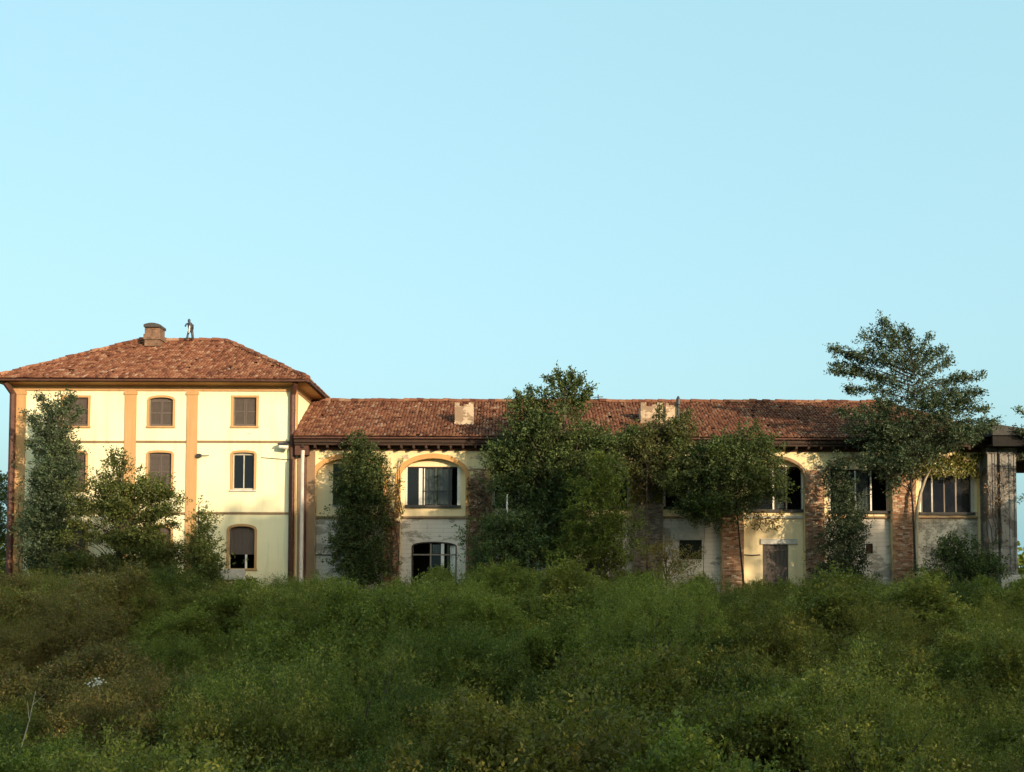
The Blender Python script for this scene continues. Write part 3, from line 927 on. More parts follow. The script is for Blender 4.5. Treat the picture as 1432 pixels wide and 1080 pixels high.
IY = 0.34
upper = {0: (464, 541, 648, 706), 1: (567, 643, 652, 706), 2: (690, 766, 652, 706), 3: (806, 882, 652, 708), 4: (930, 1004, 650, 708),
         5: (1046, 1127, 652, 712), 6: (1162, 1247, 656, 714), 7: (1289, 1365, 664, 716)}
lower = {1: (577, 637, 759, 822, 0.2), 2: (700, 755, 760, 822, 0.2), 4: (951, 983, 755, 782, 0), 5: (1068, 1104, 761, 822, 0), 6: (1213, 1223, 760, 774, 0)}
for i, (x0, x1, zs, zt, cxp, ol) in enumerate(bays):
    hs = []
    a, c, t, bt = upper[i]
    U_ = (fx(a), fx(c), fz(bt, cxp), fz(t, cxp))
    zmid = fz(723, cxp)
    top_outline = [(x0, zmid), (x1, zmid)] + arc_top(x0, x1, 0, zs, zt, 18)[2:]
    # keep the window under the arch head
    up_hole = [(U_[0], U_[2]), (U_[1], U_[2]), (U_[1], U_[3]), (U_[0], U_[3])]
    MB().panel([(x0 - 0.3, zmid), (x1 + 0.3, zmid), (x1 + 0.3, zt + 0.15), (x0 - 0.3, zt + 0.15)], [up_hole], IY, IY + 0.28).build(
        "upper_infill", M['infill_cream'] if i in (0, 1, 2, 5, 6) else M['cream_wing'], wing)
    lows = []
    if i in lower:
        la, lc, lt, lb, ar = lower[i]
        L_ = (fx(la), fx(lc), max(fz(lb, cxp), w_z0 + 0.3), fz(lt, cxp))
        lows.append(arc_top(L_[0], L_[1], L_[2], L_[3] - ar, L_[3]))
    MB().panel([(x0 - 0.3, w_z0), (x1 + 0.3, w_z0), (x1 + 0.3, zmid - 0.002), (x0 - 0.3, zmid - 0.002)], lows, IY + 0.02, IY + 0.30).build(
        "lower_infill", M['stone'] if i == 7 else M['infill_cream'] if i == 5 else M['infill'], wing)  # shade-grey render in the dim bays, cream in the sunlit one
    MB().box(x0 + 0.01, x1 - 0.01, IY - 0.09, IY + 0.03, zmid - 0.07, zmid + 0.05).build("ledge", M['brown'] if i != 5 else M['concrete'], wing)
    yW = IY + 0.06
    if i == 0:
        w = MB().box(U_[0] - 0.05, U_[1] + 0.05, IY - 0.04, IY + 0.02, U_[2] - 0.12, U_[2] - 0.003).build("window", M['concrete'], wing)
        nl = 4
        for k in range(nl):
            q0 = U_[0] + (U_[1] - U_[0]) * k / nl + 0.01; q1 = U_[0] + (U_[1] - U_[0]) * (k + 1) / nl - 0.01
            b = MB(); louvre_leaf(b, q0, q1, U_[2], U_[3], IY - 0.0); b.build("shutter", M['greenshutter'], w)
    elif i == 1:
        wing_window(*U_, yW, [(0.235, 0.2, 'white'), (0.53, 0.14, 'greenshutter'), (0.33, 0.05, 'white')], [(0.02, 0.235), (0.31, 0.53), (0.58, 0.85)], [(0.32, 0.53), (0.59, 0.78)], bar=(0.3, 0.85, 0.36))
    elif i == 7:
        wing_window(*U_, yW, [(0.02, 0.1, 'greywood'), (0.22, 0.09, 'concrete'), (0.45, 0.07, 'greywood'), (0.66, 0.09, 'greywood')], [(0.05, 0.22), (0.25, 0.45), (0.47, 0.66), (0.69, 0.94)], [], right_mat='concrete', glass='darkglass')
    elif i == 6:
        wing_window(*U_, yW, [(0.42, 0.1, 'white'), (0.68, 0.09, 'white')], [(0.02, 0.42), (0.45, 0.68)], [(0.46, 0.66), (0.3, 0.41)], right_mat='pink', bar=(0.4, 0.7, 0.4))
    else:
        wing_window(*U_, yW, [(0.45, 0.1, 'white'), (0.68, 0.08, 'greywood')], [(0.02, 0.45), (0.49, 0.68)], [(0.5, 0.66)])
    if i in lower and lows:
        lx0, lx1, lz0, lz1 = L_
        if i in (1, 2):
            f = MB(); band(f, lows[0], 0.06, IY - 0.01, IY + 0.1)
            w = f.build("lower_window", M['darkwood'], wing)
            lw = lx1 - lx0
            for (fr, wd, mm) in ((0.40, 0.09, 'greywood'), (0.66, 0.2, 'white'), (0.80, 0.16, 'greenshutter'), (0.97, 0.08, 'white')):
                MB().box(lx0 + lw * fr, lx0 + lw * fr + wd * 0.9, IY + 0.06, IY + 0.12, lz0, lz1 - 0.05).build("post", M[mm], w)
            MB().box(lx0, lx1, IY + 0.04, IY + 0.055, lz1 - 0.72, lz1 - 0.64).build("bar", M['greywood'], w)
            MB().box(lx0 + lw * 0.42, lx0 + lw * 0.66, IY + 0.10, IY + 0.11, lz0, lz1 - 0.1).build("pane", M['glass'], w)
            curtain(lx0 + lw * 0.46, lx0 + lw * 0.66, lz1 - 0.6, lz1 - 0.1, IY + 0.22, w, exec_rng)
            curtain(lx0 + lw * 0.87, lx0 + lw * 0.97, lz0, lz1 - 0.15, IY + 0.22, w, exec_rng)
        elif i == 5:
            f = MB(); f.box(lx0 - 0.12, lx1 + 0.5, IY - 0.07, IY + 0.02, lz1, lz1 + 0.3)
            w = f.build("door", M['concrete'], wing)
            n = 6
            for k in range(n):
                q0 = lx0 + (lx1 - lx0) * k / n + 0.006; q1 = lx0 + (lx1 - lx0) * (k + 1) / n - 0.006
                MB().box(q0, q1, IY + 0.1 + 0.008 * (k % 2), IY + 0.16, lz0, lz1 - 0.003).build("plank", M['shutter'], w)
            for zz in (lz1 - 0.35, lz0 + 0.5):
                MB().box(lx0 + 0.02, lx1 - 0.02, IY + 0.07, IY + 0.1, zz - 0.06, zz + 0.06).build("rail", M['shutter'], w)
        elif i == 4:
            f = MB(); f.box(lx0 - 0.5, lx1 + 0.15, IY - 0.10, IY + 0.02, lz1 + 0.002, lz1 + 0.75)
            w = f.build("lower_window", M['concrete'], wing)
            MB().box(lx0, lx1, IY + 0.2, IY + 0.21, lz0, lz1).build("pane", M['glass'], w)
        else:
            w = MB().box(lx0, lx1, IY + 0.1, IY + 0.14, lz0, lz1).build("lower_window", M['darkwood'], wing)
    # cable across the bay
    zc = fz(776, cxp)
    if i in (0, 5):
        b = MB(); b.tube([(x0, IY - 0.02, zc), ((x0 + (x1 if i == 0 else L_[0])) / 2, IY - 0.03, zc - 0.03), (x1 if i == 0 else L_[0] - 0.15, IY - 0.02, zc)], 0.03, 5)
        b.build("pipe_run", M['metal'], wing)

# eaves and roof
OVW = 0.7
fb_ = MB()
fb_.box(WX0, WX1 + 0.3, -OVW + 0.1, -0.003, w_z1 - 0.08, w_z1 + 0.02)
fb_.box(WX0, WX1 + 0.3, -OVW + 0.02, -OVW + 0.1, W_EAVE - 0.30, W_EAVE - 0.1)
fb_.build("fascia", M['darkwood'], wing)
MB().box(WX0, WX1 - 0.02, -0.045, 0.01, fz(631, 716), w_z1 - 0.09).build("frieze", M['brownboard'], wing)
b = MB()
nr = 56
for k in range(nr):
    x = WX0 + 0.4 + (WX1 - WX0 - 0.5) * k / nr
    b.box(x, x + 0.12, -OVW + 0.1, -0.003, w_z1 - 0.24, w_z1 - 0.081)
tag(b.build("rafter_ends", M['darkwood'], wing), kind="stuff")
wxe = WX1 + 0.45
WYB = 2 * 5.0 + OVW
e = [Vector((WX0, -OVW, W_EAVE)), Vector((wxe, -OVW, W_EAVE)), Vector((wxe, WYB, W_EAVE)), Vector((WX0, WYB, W_EAVE))]
r = [Vector((WX0, 5.0, W_RIDGE)), Vector((wxe - 5.0, 5.0, W_RIDGE))]
db = MB()
db.v += [tuple(p) for p in e] + [tuple(p) for p in r] + [(p.x, p.y, p.z - 0.12) for p in e]
db.f += [(0, 1, 5, 4), (1, 2, 5), (2, 3, 4, 5), (0, 4, 3), (0, 6, 7, 1), (1, 7, 8, 2), (2, 8, 9, 3), (3, 9, 6, 0), (6, 9, 8, 7)]
wroof = db.build("roof", M['darkwood'], wing)
rng = random.Random(12)
tb = MB()
lift = Vector((0, 0, 0.01))
tile_face(tb, e[0] + lift, e[1] + lift, r[1] + lift, r[0] + lift, rng)
tile_face(tb, e[1] + lift, e[2] + lift, r[1] + lift, r[1] + lift, rng)
tag(tb.build("roof_tiles", M['wing_tiles'], wroof), kind="stuff")
rb = MB()
ridge_tiles(rb, r[0] + up, r[1] + up, rng)
ridge_tiles(rb, e[1] + up, r[1] + up, rng)
ridge_tiles(rb, e[0] + up + Vector((0.1, 0, 0)), r[0] + up + Vector((0.1, 0, 0)), rng, 0.13)
tag(rb.build("ridge_tiles", M['wing_tiles'], wroof), kind="stuff")
bd = MB(); bedding(bd, r[0], r[1]); bedding(bd, e[1], r[1])
bd.build("ridge_bedding", M['deck'], wroof)
MB().tube([(WX0, -OVW - 0.06, W_EAVE - 0.05), (wxe, -OVW - 0.06, W_EAVE - 0.05)], 0.06, 8).build("gutter", M['pipe'], wroof)

def roof_z(y):
    return W_EAVE + (W_RIDGE - W_EAVE) * (y + OVW) / (5.0 + OVW)

def wing_chimney(pxa, pxb, ptop, pbot, y, mat, cap=True, broken=False):
    x0, x1 = fx(pxa, y, 580), fx(pxb, y, 580)
    zt = at((pxa + pxb) / 2, ptop, y).z
    b = MB()
    b.box(x0, x1, y, y + 0.9, roof_z(y) - 0.2, zt - 0.22)
    b.box(x0 - 0.03, x1 + 0.03, y - 0.03, y + 0.93, roof_z(y) - 0.2, roof_z(y) + 0.25)
    nn = 4
    for k in range(nn):
        if broken and k in (1,): continue
        q0 = x0 + (x1 - x0) * k / nn; q1 = x0 + (x1 - x0) * (k + 1) / nn
        b.box(q0 + 0.002, q1 - 0.002, y, y + 0.25, zt - 0.22, zt - (0.0 if k in (0, nn - 1) else 0.12))
    b.build("chimney", mat, wroof)
wing_chimney(636, 662, 563, 603, 1.0, M['chimney_render'], broken=True)
wing_chimney(896, 927, 563, 608, 1.2, M['chimney_render'], broken=True)
wing_chimney(931, 948, 564, 608, 1.6, M['chimney_render'])

def antenna(px, ptop, y, label, arms, hz):
    x = fx(px, y, 560); zt = at(px, ptop, y).z
    b = MB(); b.tube([(x, y, hz), (x, y, zt)], 0.035, 6)
    for (dz, w) in arms:
        b.tube([(x - w, y, zt - dz), (x + w, y, zt - dz + 0.03)], 0.028, 5)
        b.tube([(x, y - w * 0.6, zt - dz), (x, y + w * 0.6, zt - dz)], 0.02, 5)
    return tag(b.build("roof_antenna", M['metal'], origin=(x, y, hz)), label, "antenna")
antenna(836.5, 552, 5.0, "small cross shaped aerial on the wing ridge beside the big central tree", [(0.17, 0.3), (0.3, 0.2)], W_RIDGE + 0.1)
b = MB(); xx = fx(948.5, 1.5, 570); zt_ = at(948.5, 554, 1.5).z
b.tube([(xx, 1.5, roof_z(1.5)), (xx, 1.5, zt_ - 0.55), (xx, 1.5, zt_ - 0.5), (xx, 1.5, zt_ - 0.15), (xx, 1.5, zt_)], [0.07, 0.07, 0.13, 0.12, 0.03], 8)
tag(b.build("flue_pipe", M['metal'], origin=(xx, 1.5, roof_z(1.5))), "thin dark flue pipe rising above the overgrown chimneys on the wing roof", "flue pipe")

# white pole in front of the junction
b = MB(); pp = at(421, 816, -1.4); pt_ = at(424.5, 630, -1.4)
zg = ground_z(pp.x, -1.4)
b.tube([(pp.x, -1.4, zg - 0.2), (pp.x, -1.4, pt_.z - 0.6), (pp.x + 0.02, -1.4, pt_.z)], [0.115, 0.10, 0.10], 10)
tag(b.build("white_pole", M['palepole'], origin=(pp.x, -1.4, zg)), "tall plain white pole standing where the house meets the wing", "pole")
b = MB(); qp = at(709, 692, -4.6); zg = ground_z(qp.x, -4.6)
b.tube([(qp.x, -4.6, zg - 0.1), (qp.x, -4.6, qp.z)], 0.045, 8)
tag(b.build("thin_post", M['white'], origin=(qp.x, -4.6, zg)), "thin white post poking out of the dark shrub left of the central tree", "post")
# second pipe at the junction
b = MB(); jx = fx(429.5)
b.tube([(jx, -0.5, W_EAVE - 0.1), (jx - 0.1, -0.16, W_EAVE - 0.8), (jx - 0.1, -0.16, w_z0 + 0.4)], 0.09, 8)
b.box(fx(414), fx(433), -0.5, -0.1, W_EAVE - 1.0, W_EAVE - 0.1)
b.build("downpipe", M['pipe'], wing)

# ------------------------------------------------------------------ portico at the far end
px0_, px1_ = WX1 + 0.06, fx(1660)
port = empty("portico", ((px0_ + px1_) / 2, 2, G0))
tag(port, "open portico with grey weathered pillars and dark sloping roof beside the wing", "portico")
ZPT = fz(628, 1400)
for (a, c, y0, y1) in ((1373, 1385, -0.75, -0.12), (1390, 1413, -0.75, -0.05)):
    b = MB(); b.box(fx(a), fx(c), y0, y1, G0 - 0.4, ZPT)
    for q in (0.0, 0.55, 0.85):
        xq = fx(a) + (fx(c) - fx(a)) * q
        b.box(xq + 0.01, xq + 0.12, y0 - 0.04, y0, G0 - 0.4, ZPT - 0.005)
    b.box(fx(a) - 0.05, fx(c) + 0.05, y0 - 0.07, y1 + 0.05, ZPT - 0.35, ZPT - 0.02)
    b.build("pillar", M['greystone'], port)
for yy in (-0.75, 6.8):
    MB().box(fx(1630), fx(1652), yy, yy + 0.7, G0 - 0.4, ZPT).build("pillar", M['greystone'], port)
MB().box(fx(1413) + 0.02, px1_, 6.9, 7.4, fz(661, 1420, 7), ZPT + 0.1).build("beam", M['darkwood'], port)
MB().box(fx(1413) + 0.02, px1_, -0.7, -0.35, fz(645, 1420), ZPT - 0.003).build("beam", M['darkwood'], port)
MB().box(px0_, px1_, -1.0, 7.6, G0 - 0.3, fz(804, 1420)).build("floor_slab", M['concrete'], port)
# curved roof shell, high against the wing and sweeping down to the outside
prof = []
nseg = 12
xa = fx(1371)
for k in range(nseg + 1):
    t = k / nseg
    x = xa + (px1_ + 0.6 - xa) * t
    z = fz(598, 1400) - 1.05 * (1 - (1 - t) ** 2.2) * 0.9
    prof.append((x, z))
b = MB()
for (yy) in (-1.7, 8.2):
    for (x, z) in prof: b.v.append((x, yy, z))
    for (x, z) in prof: b.v.append((x, yy, min(z - 0.12, fz(614, 1400))))
k1 = nseg + 1
for k in range(nseg):
    b.f += [(k, k1 + k, k1 + k + 1, k + 1), (2 * k1 + k, 2 * k1 + k + 1, 3 * k1 + k + 1, 3 * k1 + k), (k, k + 1, 2 * k1 + k + 1, 2 * k1 + k), (k1 + k, 3 * k1 + k, 3 * k1 + k + 1, k1 + k + 1)]
b.f += [(0, 2 * k1, 3 * k1, k1), (nseg, k1 + nseg, 3 * k1 + nseg, 2 * k1 + nseg)]
proof = b.build("roof", M['slate'], port)
MB().box(xa + 0.05, px1_ + 0.5, -1.6, -1.45, ZPT - 0.02, fz(614, 1400) - 0.005).build("fascia", M['soot'], proof)
MB().box(xa + 0.05, px1_ + 0.5, -1.44, 8.1, ZPT + 0.02, ZPT + 0.12).build("ceiling_boards", M['darkwood'], proof)

# ------------------------------------------------------------------ foliage
def unit(a):
    return a / np.maximum(np.linalg.norm(a, axis=1, keepdims=True), 1e-6)

def leaf_arrays(P, A, Nn, L, Wd):
    """folded lance-shaped leaves: base P, axis A, face normal N, length L, width W"""
    A = unit(A)
    B = unit(np.cross(A, Nn))
    Nn = np.cross(B, A)
    L = L[:, None]; Wd = Wd[:, None]
    v0 = P
    v1 = P + A * L * 0.45 + B * Wd * 0.5 + Nn * Wd * 0.18
    v2 = P + A * L - Nn * L * 0.10
    v3 = P + A * L * 0.45 - B * Wd * 0.5 + Nn * Wd * 0.18
    V = np.stack([v0, v1, v2, v3], axis=1).reshape(-1, 3)
    Q = np.arange(len(V)).reshape(-1, 4)
    return V, Q

def shoot_leaves(rng, S, E, per, leaf, spread=0.06, t0=0.2, aspect=0.55, upbias=0.6, wild=0.7):
    """leaves set along shoots from S to E"""
    n = len(S)
    t = rng.random((n, per)) ** 0.8 * (1 - t0) + t0
    D = unit(E - S)
    P = S[:, None, :] + (E - S)[:, None, :] * t[..., None] + rng.normal(0, spread, (n, per, 3))
    A = D[:, None, :] * 0.6 + rng.normal(0, wild, (n, per, 3))
    Nn = rng.normal(0, 0.6, (n, per, 3)) + np.array([0, 0, upbias])
    P, A, Nn = P.reshape(-1, 3), A.reshape(-1, 3), Nn.reshape(-1, 3)
    L = leaf * rng.uniform(0.6, 1.4, len(P))
    return leaf_arrays(P, A, Nn, L, L * aspect * rng.uniform(0.8, 1.2, len(P)))

def join_arrays(parts):
    Vs, Qs, o = [], [], 0
    for V, Q in parts:
        Vs.append(V); Qs.append(Q + o); o += len(V)
    return np.concatenate(Vs), np.concatenate(Qs)

def lumpy(rng, D, amp=0.2, k=7):
    s = np.zeros(len(D))
    for _ in range(k):
        w = rng.normal(0, 1, 3) * 2.4
        s += np.sin(D @ w + rng.random() * 6.28)
    return 1 + amp * s / math.sqrt(k) * 1.2

def make_tree(name, label, base_px, base_y, lobes, mat, seed, trunk_r=0.14, leaf=0.13, shoots_per_m3=9.0, per=16, shoot_len=0.7,
              lean=0.0, cat="tree", group=None, bark='bark', trunk_top=None, tips=None, up=0.35, extra=None, sink=0.3, depth=None, spread=0.07, part="crown", flat=False, clump=1.0, limb_t=(0.55, 0.85)):
    """lobes: (px, py, half width px, half height px, dy, density) ellipsoids of growth, seen at distance base_y + dy"""
    rng = np.random.default_rng(seed); pr = random.Random(seed)
    bx = at(base_px, 800, base_y).x
    bz = ground_z(bx, base_y)
    root = empty(name, (bx, base_y, bz - 0.05))
    tag(root, label, cat, group)
    ppm = FPX / (base_y - CAM.y)
    S_all, E_all, anchors = [], [], []
    ztop = -1e9
    for (lx, ly, hw, hh, dy, dens) in lobes:
        c = at(lx, ly, base_y + dy)
        rx, rz = hw / ppm, hh / ppm
        ry = min(depth or 1e9, max(0.5, 0.85 * rx)) if depth else max(0.6, 0.9 * min(rx, rz * 1.3))
        vol = 4.19 * rx * ry * rz
        n = max(12, int(vol * shoots_per_m3 * dens * 2.1))
        D = unit(rng.normal(0, 1, (n, 3)))
        rad = rng.random(n) ** 0.42 * lumpy(rng, D, 0.22)
        P = np.array(c)[None, :] + D * rad[:, None] * np.array([rx, ry, rz])[None, :]
        nc = max(4, n // 16)
        own = rng.integers(0, nc, n)
        cl = rng.random(n) < 0.78
        P[cl] = P[:nc][own[cl]] + rng.normal(0, 1, (int(cl.sum()), 3)) * np.array([0.33, 0.33, 0.2 if flat else 0.26]) * clump
        D[cl] = D[:nc][own[cl]]
        out = unit((D * np.array([1, 1, 0.8]) + np.array([0, 0, up]) + rng.normal(0, 0.35, (n, 3))) * np.array([1, 1, 0.45 if flat else 1.0]))
        ln = shoot_len * rng.uniform(0.5, 1.2, n)[:, None]
        S_all.append(P - out * ln * 0.5); E_all.append(P + out * ln * 0.5)
        anchors += [tuple(P[i]) for i in rng.choice(n, min(n, max(5, int(n * 0.03))), replace=False)]
        ztop = max(ztop, c.z + rz * 0.8)
    tr = MB()
    zt = at(base_px, trunk_top, base_y).z if trunk_top else ztop
    if tips:
        for (tx, ty, dy, start_py, w) in tips:
            tip = at(tx, ty, base_y + dy)
            st = at(base_px + lean * 0.5, start_py, base_y)
            mid = st.lerp(tip, 0.55) + Vector((0, 0, 0.12 * (tip - st).length * (0.6 if tip.z > st.z else 1.2)))
            tr.tube([st, mid, tip], [0.042, 0.026, 0.008], 5, cap=False)
            n = max(10, int((tip - st).length * 20 * w))
            t = rng.random(n) ** 0.6 * 0.75 + 0.25
            a, m2, c2 = np.array(st), np.array(mid), np.array(tip)
            Pq = ((1 - t) ** 2)[:, None] * a + (2 * t * (1 - t))[:, None] * m2 + (t ** 2)[:, None] * c2
            # curve passes near mid
            out = unit(((c2 - a)[None, :] / np.linalg.norm(c2 - a) + rng.normal(0, 0.6, (n, 3)) + np.array([0, 0, 0.25])) * np.array([1, 1, 0.5 if flat else 1.0]))
            ln = shoot_len * rng.uniform(0.5, 1.1, n)[:, None]
            Pq = Pq + rng.normal(0, 0.16, (n, 3)) * w
            S_all.append(Pq - out * ln * 0.4); E_all.append(Pq + out * ln * 0.6)
    S, E = np.concatenate(S_all), np.concatenate(E_all)
    V, Q = shoot_leaves(rng, S, E, per, leaf, spread)
    org = np.array(root.location)
    me = fast_mesh(part, V - org, Q, mat)
    obj_from(me, part, root)
    # trunk and limbs
    pts = []
    for k in range(6):
        t = k / 5
        pts.append((bx + (lean / ppm) * t + pr.uniform(-.08, .08) * (k > 0), base_y + pr.uniform(-.06, .06), bz - sink + (zt - bz + sink) * t))
    tr.tube(pts, [trunk_r * (1.15 - 0.95 * k / 5) for k in range(6)], 8)
    for an in anchors:
        an = Vector(an)
        t = min(0.95, max(0.12, ((an.z - bz) / (zt - bz + 1e-3)) * pr.uniform(*limb_t)))
        k = min(4, int(t * 5)); f = t * 5 - k
        st = Vector(pts[k]).lerp(Vector(pts[k + 1]), f)
        mid = st.lerp(an, 0.5) + Vector((pr.uniform(-.2, .2), pr.uniform(-.2, .2), 0.08 * (an - st).length))
        r0 = max(0.018, trunk_r * 0.30 * (1.1 - t))
        tr.tube([st, mid, an], [r0, r0 * 0.65, 0.008], 4, cap=False)
    tr.build("trunk", M[bark], root, smooth=True)
    return root

make_tree("slender_tree", "tall narrow dark evergreen in front of the house's left end", 78, -2.4,
          [(78, 568, 13, 22, 0, 1.0), (72, 598, 24, 26, 0, 1.0), (82, 635, 29, 32, 0, 1.2), (74, 680, 33, 40, 0, 1.3), (68, 735, 32, 42, 0, 1.4), (64, 780, 28, 30, 0.1, 1.4)],
          M['T_blue'], 21, 0.13, 0.12, 32, 16, 0.55, depth=1.3, tips=[(38, 580, 0, 640, .7), (40, 620, 0, 660, .7), (112, 575, 0, 640, .6), (55, 553, 0, 600, .6), (100, 556, 0, 610, .6)])
make_tree("broad_tree", "broad open crowned tree in front of the house's ochre pilaster", 168, -5.2,
          [(166, 652, 20, 18, 0, .9), (150, 682, 38, 17, 0, 1.1), (205, 684, 36, 22, 0, 1.1), (122, 712, 26, 14, 0, 1.1), (182, 716, 54, 20, 0, 1.2), (228, 718, 22, 26, 0.1, 1.2), (136, 752, 36, 14, 0, 1.0), (205, 757, 46, 24, 0, 1.3), (120, 792, 44, 20, 0, 1.2), (200, 790, 50, 22, 0, 1.2)],
          M['T_mid'], 22, 0.12, 0.12, 22, 15, 0.6, depth=1.9, flat=True, tips=[(158, 633, 0, 680, .8), (172, 636, 0, 680, .7), (240, 690, 0, 720, .7), (102, 698, 0, 730, .8), (246, 735, 0, 750, .6), (98, 730, 0, 750, .6)])
make_tree("small_conical_tree", "small conical tree in front of the house beside the arched ground floor window", 278, -5.0,
          [(280, 718, 8, 16, 0, 1.4), (281, 745, 15, 22, 0, 1.4), (284, 780, 23, 26, 0, 1.3), (286, 800, 26, 18, 0, 1.3)],
          M['T_mid'], 23, 0.09, 0.12, 40, 16, 0.5, depth=1.0)
make_tree("columnar_tree", "dense narrow green tree against the first arch of the wing", 505, -1.75,
          [(508, 626, 15, 16, 0, 1.2), (505, 655, 28, 24, 0, 1.3), (506, 680, 33, 24, 0, 1.3), (508, 705, 37, 35, 0, 1.3), (500, 755, 36, 35, 0, 1.3), (502, 795, 34, 28, 0, 1.3)],
          M['T_dark'], 24, 0.13, 0.12, 34, 17, 0.5, depth=0.95, tips=[(505, 612, 0, 650, .6), (540, 640, 0, 680, .5), (470, 690, 0, 720, .5)])
make_tree("large_tree", "large dark tree rising above the roof at the middle of the wing", 790, -3.0,
          [(792, 560, 34, 30, 0.3, .75), (735, 580, 30, 30, 0.2, .7), (770, 610, 60, 40, 0, 1.0), (840, 620, 45, 35, 0.3, .9), (715, 640, 38, 35, 0, 1.1), (745, 680, 50, 45, 0, 1.1), (800, 680, 60, 50, 0, 1.1), (760, 740, 60, 45, 0, 1.2), (700, 650, 22, 20, 0, 1)],
          M['T_dark'], 25, 0.24, 0.14, 13, 16, 0.75, depth=1.9,
          tips=[(780, 521, 0, 590, .6), (768, 531, 0, 580, .55), (826, 545, 0, 600, .7), (812, 530, 0, 590, .7), (722, 552, 0, 610, .6), (738, 548, 0, 610, .6), (800, 524, 0, 590, .8), (684, 640, 0, 690, .8), (885, 605, 0.5, 660, .8)])
make_tree("rounded_tree", "lighter green rounded tree in front of the large dark tree", 838, -6.6,
          [(838, 656, 18, 18, 0, 1.3), (837, 688, 34, 24, 0, 1.3), (838, 725, 46, 28, 0, 1.3), (842, 765, 50, 30, 0, 1.3), (800, 775, 35, 30, 0, 1.2)],
          M['L_mid'], 26, 0.14, 0.125, 15, 17, 0.65, depth=1.9, tips=[(838, 636, 0, 680, .7)])
make_tree("dark_shrub_tree", "dark spreading shrub under the left side of the central tree", 705, -5.4,
          [(705, 735, 38, 25, 0, 1.1), (700, 775, 46, 30, 0, 1.2), (735, 765, 30, 35, 0, 1.1)],
          M['T_dark'], 27, 0.10, 0.13, 14, 16, 0.65, depth=1.7, cat="shrub")
make_tree("creeper_clad_tree", "loose pale green tree overgrowing the roof beside the ruined chimneys", 905, -1.9,
          [(900, 625, 36, 30, 0, .7), (930, 600, 32, 28, 0.5, .8), (955, 610, 28, 28, 0.4, .7), (890, 660, 28, 22, 0, .6), (935, 640, 35, 22, 0, .7)],
          M['T_olive'], 28, 0.04, 0.13, 20, 14, 0.7, depth=1.1, limb_t=(0.85, 0.98), tips=[(925, 570, 0.8, 620, .5), (965, 580, 0.6, 620, .5), (975, 600, 0.4, 630, .5)])
make_tree("bushy_tree", "bushy dark green tree growing in front of a brown brick pier", 1041, -2.0,
          [(960, 650, 32, 28, 0, 1.0), (1000, 640, 40, 32, 0, 1.1), (1050, 625, 34, 20, 0, 1.1), (1040, 660, 45, 32, 0, 1.1), (1075, 680, 26, 28, 0, .8), (985, 695, 38, 26, 0, 1.1), (1030, 700, 35, 22, 0, 1.0)],
          M['T_dark'], 29, 0.06, 0.13, 18, 16, 0.7, depth=1.4, bark='darkbark', limb_t=(0.85, 0.98), lean=-16, tips=[(1080, 612, 0, 650, .6), (975, 722, 0, 690, .6), (1095, 700, 0, 680, .6)])
make_tree("bright_climber", "bright green leafy growth hanging below the bushy tree", 985, -2.9,
          [(985, 715, 22, 12, 0, 1.0), (1000, 705, 20, 12, 0, 0.9), (970, 700, 16, 12, 0, .8)], M['L_bright'], 30, 0.02, 0.13, 16, 14, 0.5, depth=0.6, limb_t=(0.9, 0.98), cat="plant")
make_tree("slim_tree", "slim dark conifer between the last two tall arches", 1176, -1.9,
          [(1175, 665, 13, 28, 0, 1.1), (1178, 705, 22, 32, 0, 1.1), (1180, 750, 27, 36, 0, 1.1), (1180, 795, 30, 26, 0, 1.2)],
          M['T_blue'], 31, 0.1, 0.115, 38, 16, 0.5, depth=0.9, tips=[(1172, 637, 0, 680, .5), (1160, 650, 0, 690, .4), (1205, 720, 0, 750, .5)])
make_tree("tall_airy_tree", "tall airy evergreen towering over the roof at the wing's far end", 1284, -2.4,
          [(1262, 512, 38, 34, 0, .85), (1270, 555, 52, 22, 0, .75), (1225, 570, 34, 14, 0, .6), (1305, 580, 50, 18, 0, .8), (1262, 600, 60, 22, 0, 1.0), (1225, 605, 36, 20, 0.3, 1.0), (1235, 640, 34, 24, 0.3, 1.0), (1340, 598, 38, 14, 0, .9), (1320, 560, 40, 14, 0, .8), (1200, 585, 30, 10, 0, .8), (1290, 630, 45, 14, 0, .9), (1292, 655, 34, 14, 0, .7), (1330, 615, 40, 14, 0, .9), (1255, 665, 26, 16, 0.2, .7)],
          M['T_blue'], 32, 0.07, 0.125, 14, 14, 0.6, depth=1.55, limb_t=(0.8, 0.97), bark='darkbark', lean=-14, up=0.1, flat=True, clump=1.15,
          tips=[(1231, 446, 0, 500, .9), (1226, 462, 0.3, 505, .8), (1262, 458, 0.3, 510, .8), (1270, 466, -.2, 515, .7), (1298, 468, -.3, 515, .6), (1300, 490, .3, 525, .8), (1208, 470, 0, 510, .7), (1212, 490, .3, 520, .8),
                (1163, 488, 0, 525, .9), (1168, 512, 0.5, 535, 1.0), (1160, 520, 0.2, 540, .6), (1185, 545, -0.5, 560, .9), (1190, 500, .2, 530, .8), (1318, 488, 0, 530, .7), (1325, 505, .3, 540, .8),
                (1345, 528, 0.4, 550, .8), (1370, 526, 0, 552, .8), (1372, 548, -.3, 568, .7), (1355, 560, -0.4, 578, .9), (1380, 572, .2, 590, .7), (1392, 592, 0, 605, .8), (1376, 600, -.2, 612, .7), (1172, 578, 0.3, 590, .7), (1365, 614, 0.2, 622, .6),
                (1245, 470, -.5, 515, .8), (1282, 485, .5, 525, .7), (1195, 522, .4, 550, .8), (1335, 545, -.6, 565, .7), (1185, 602, .3, 610, .7), (1210, 625, 0, 632, .8), (1245, 690, .2, 650, .6)], trunk_top=505)
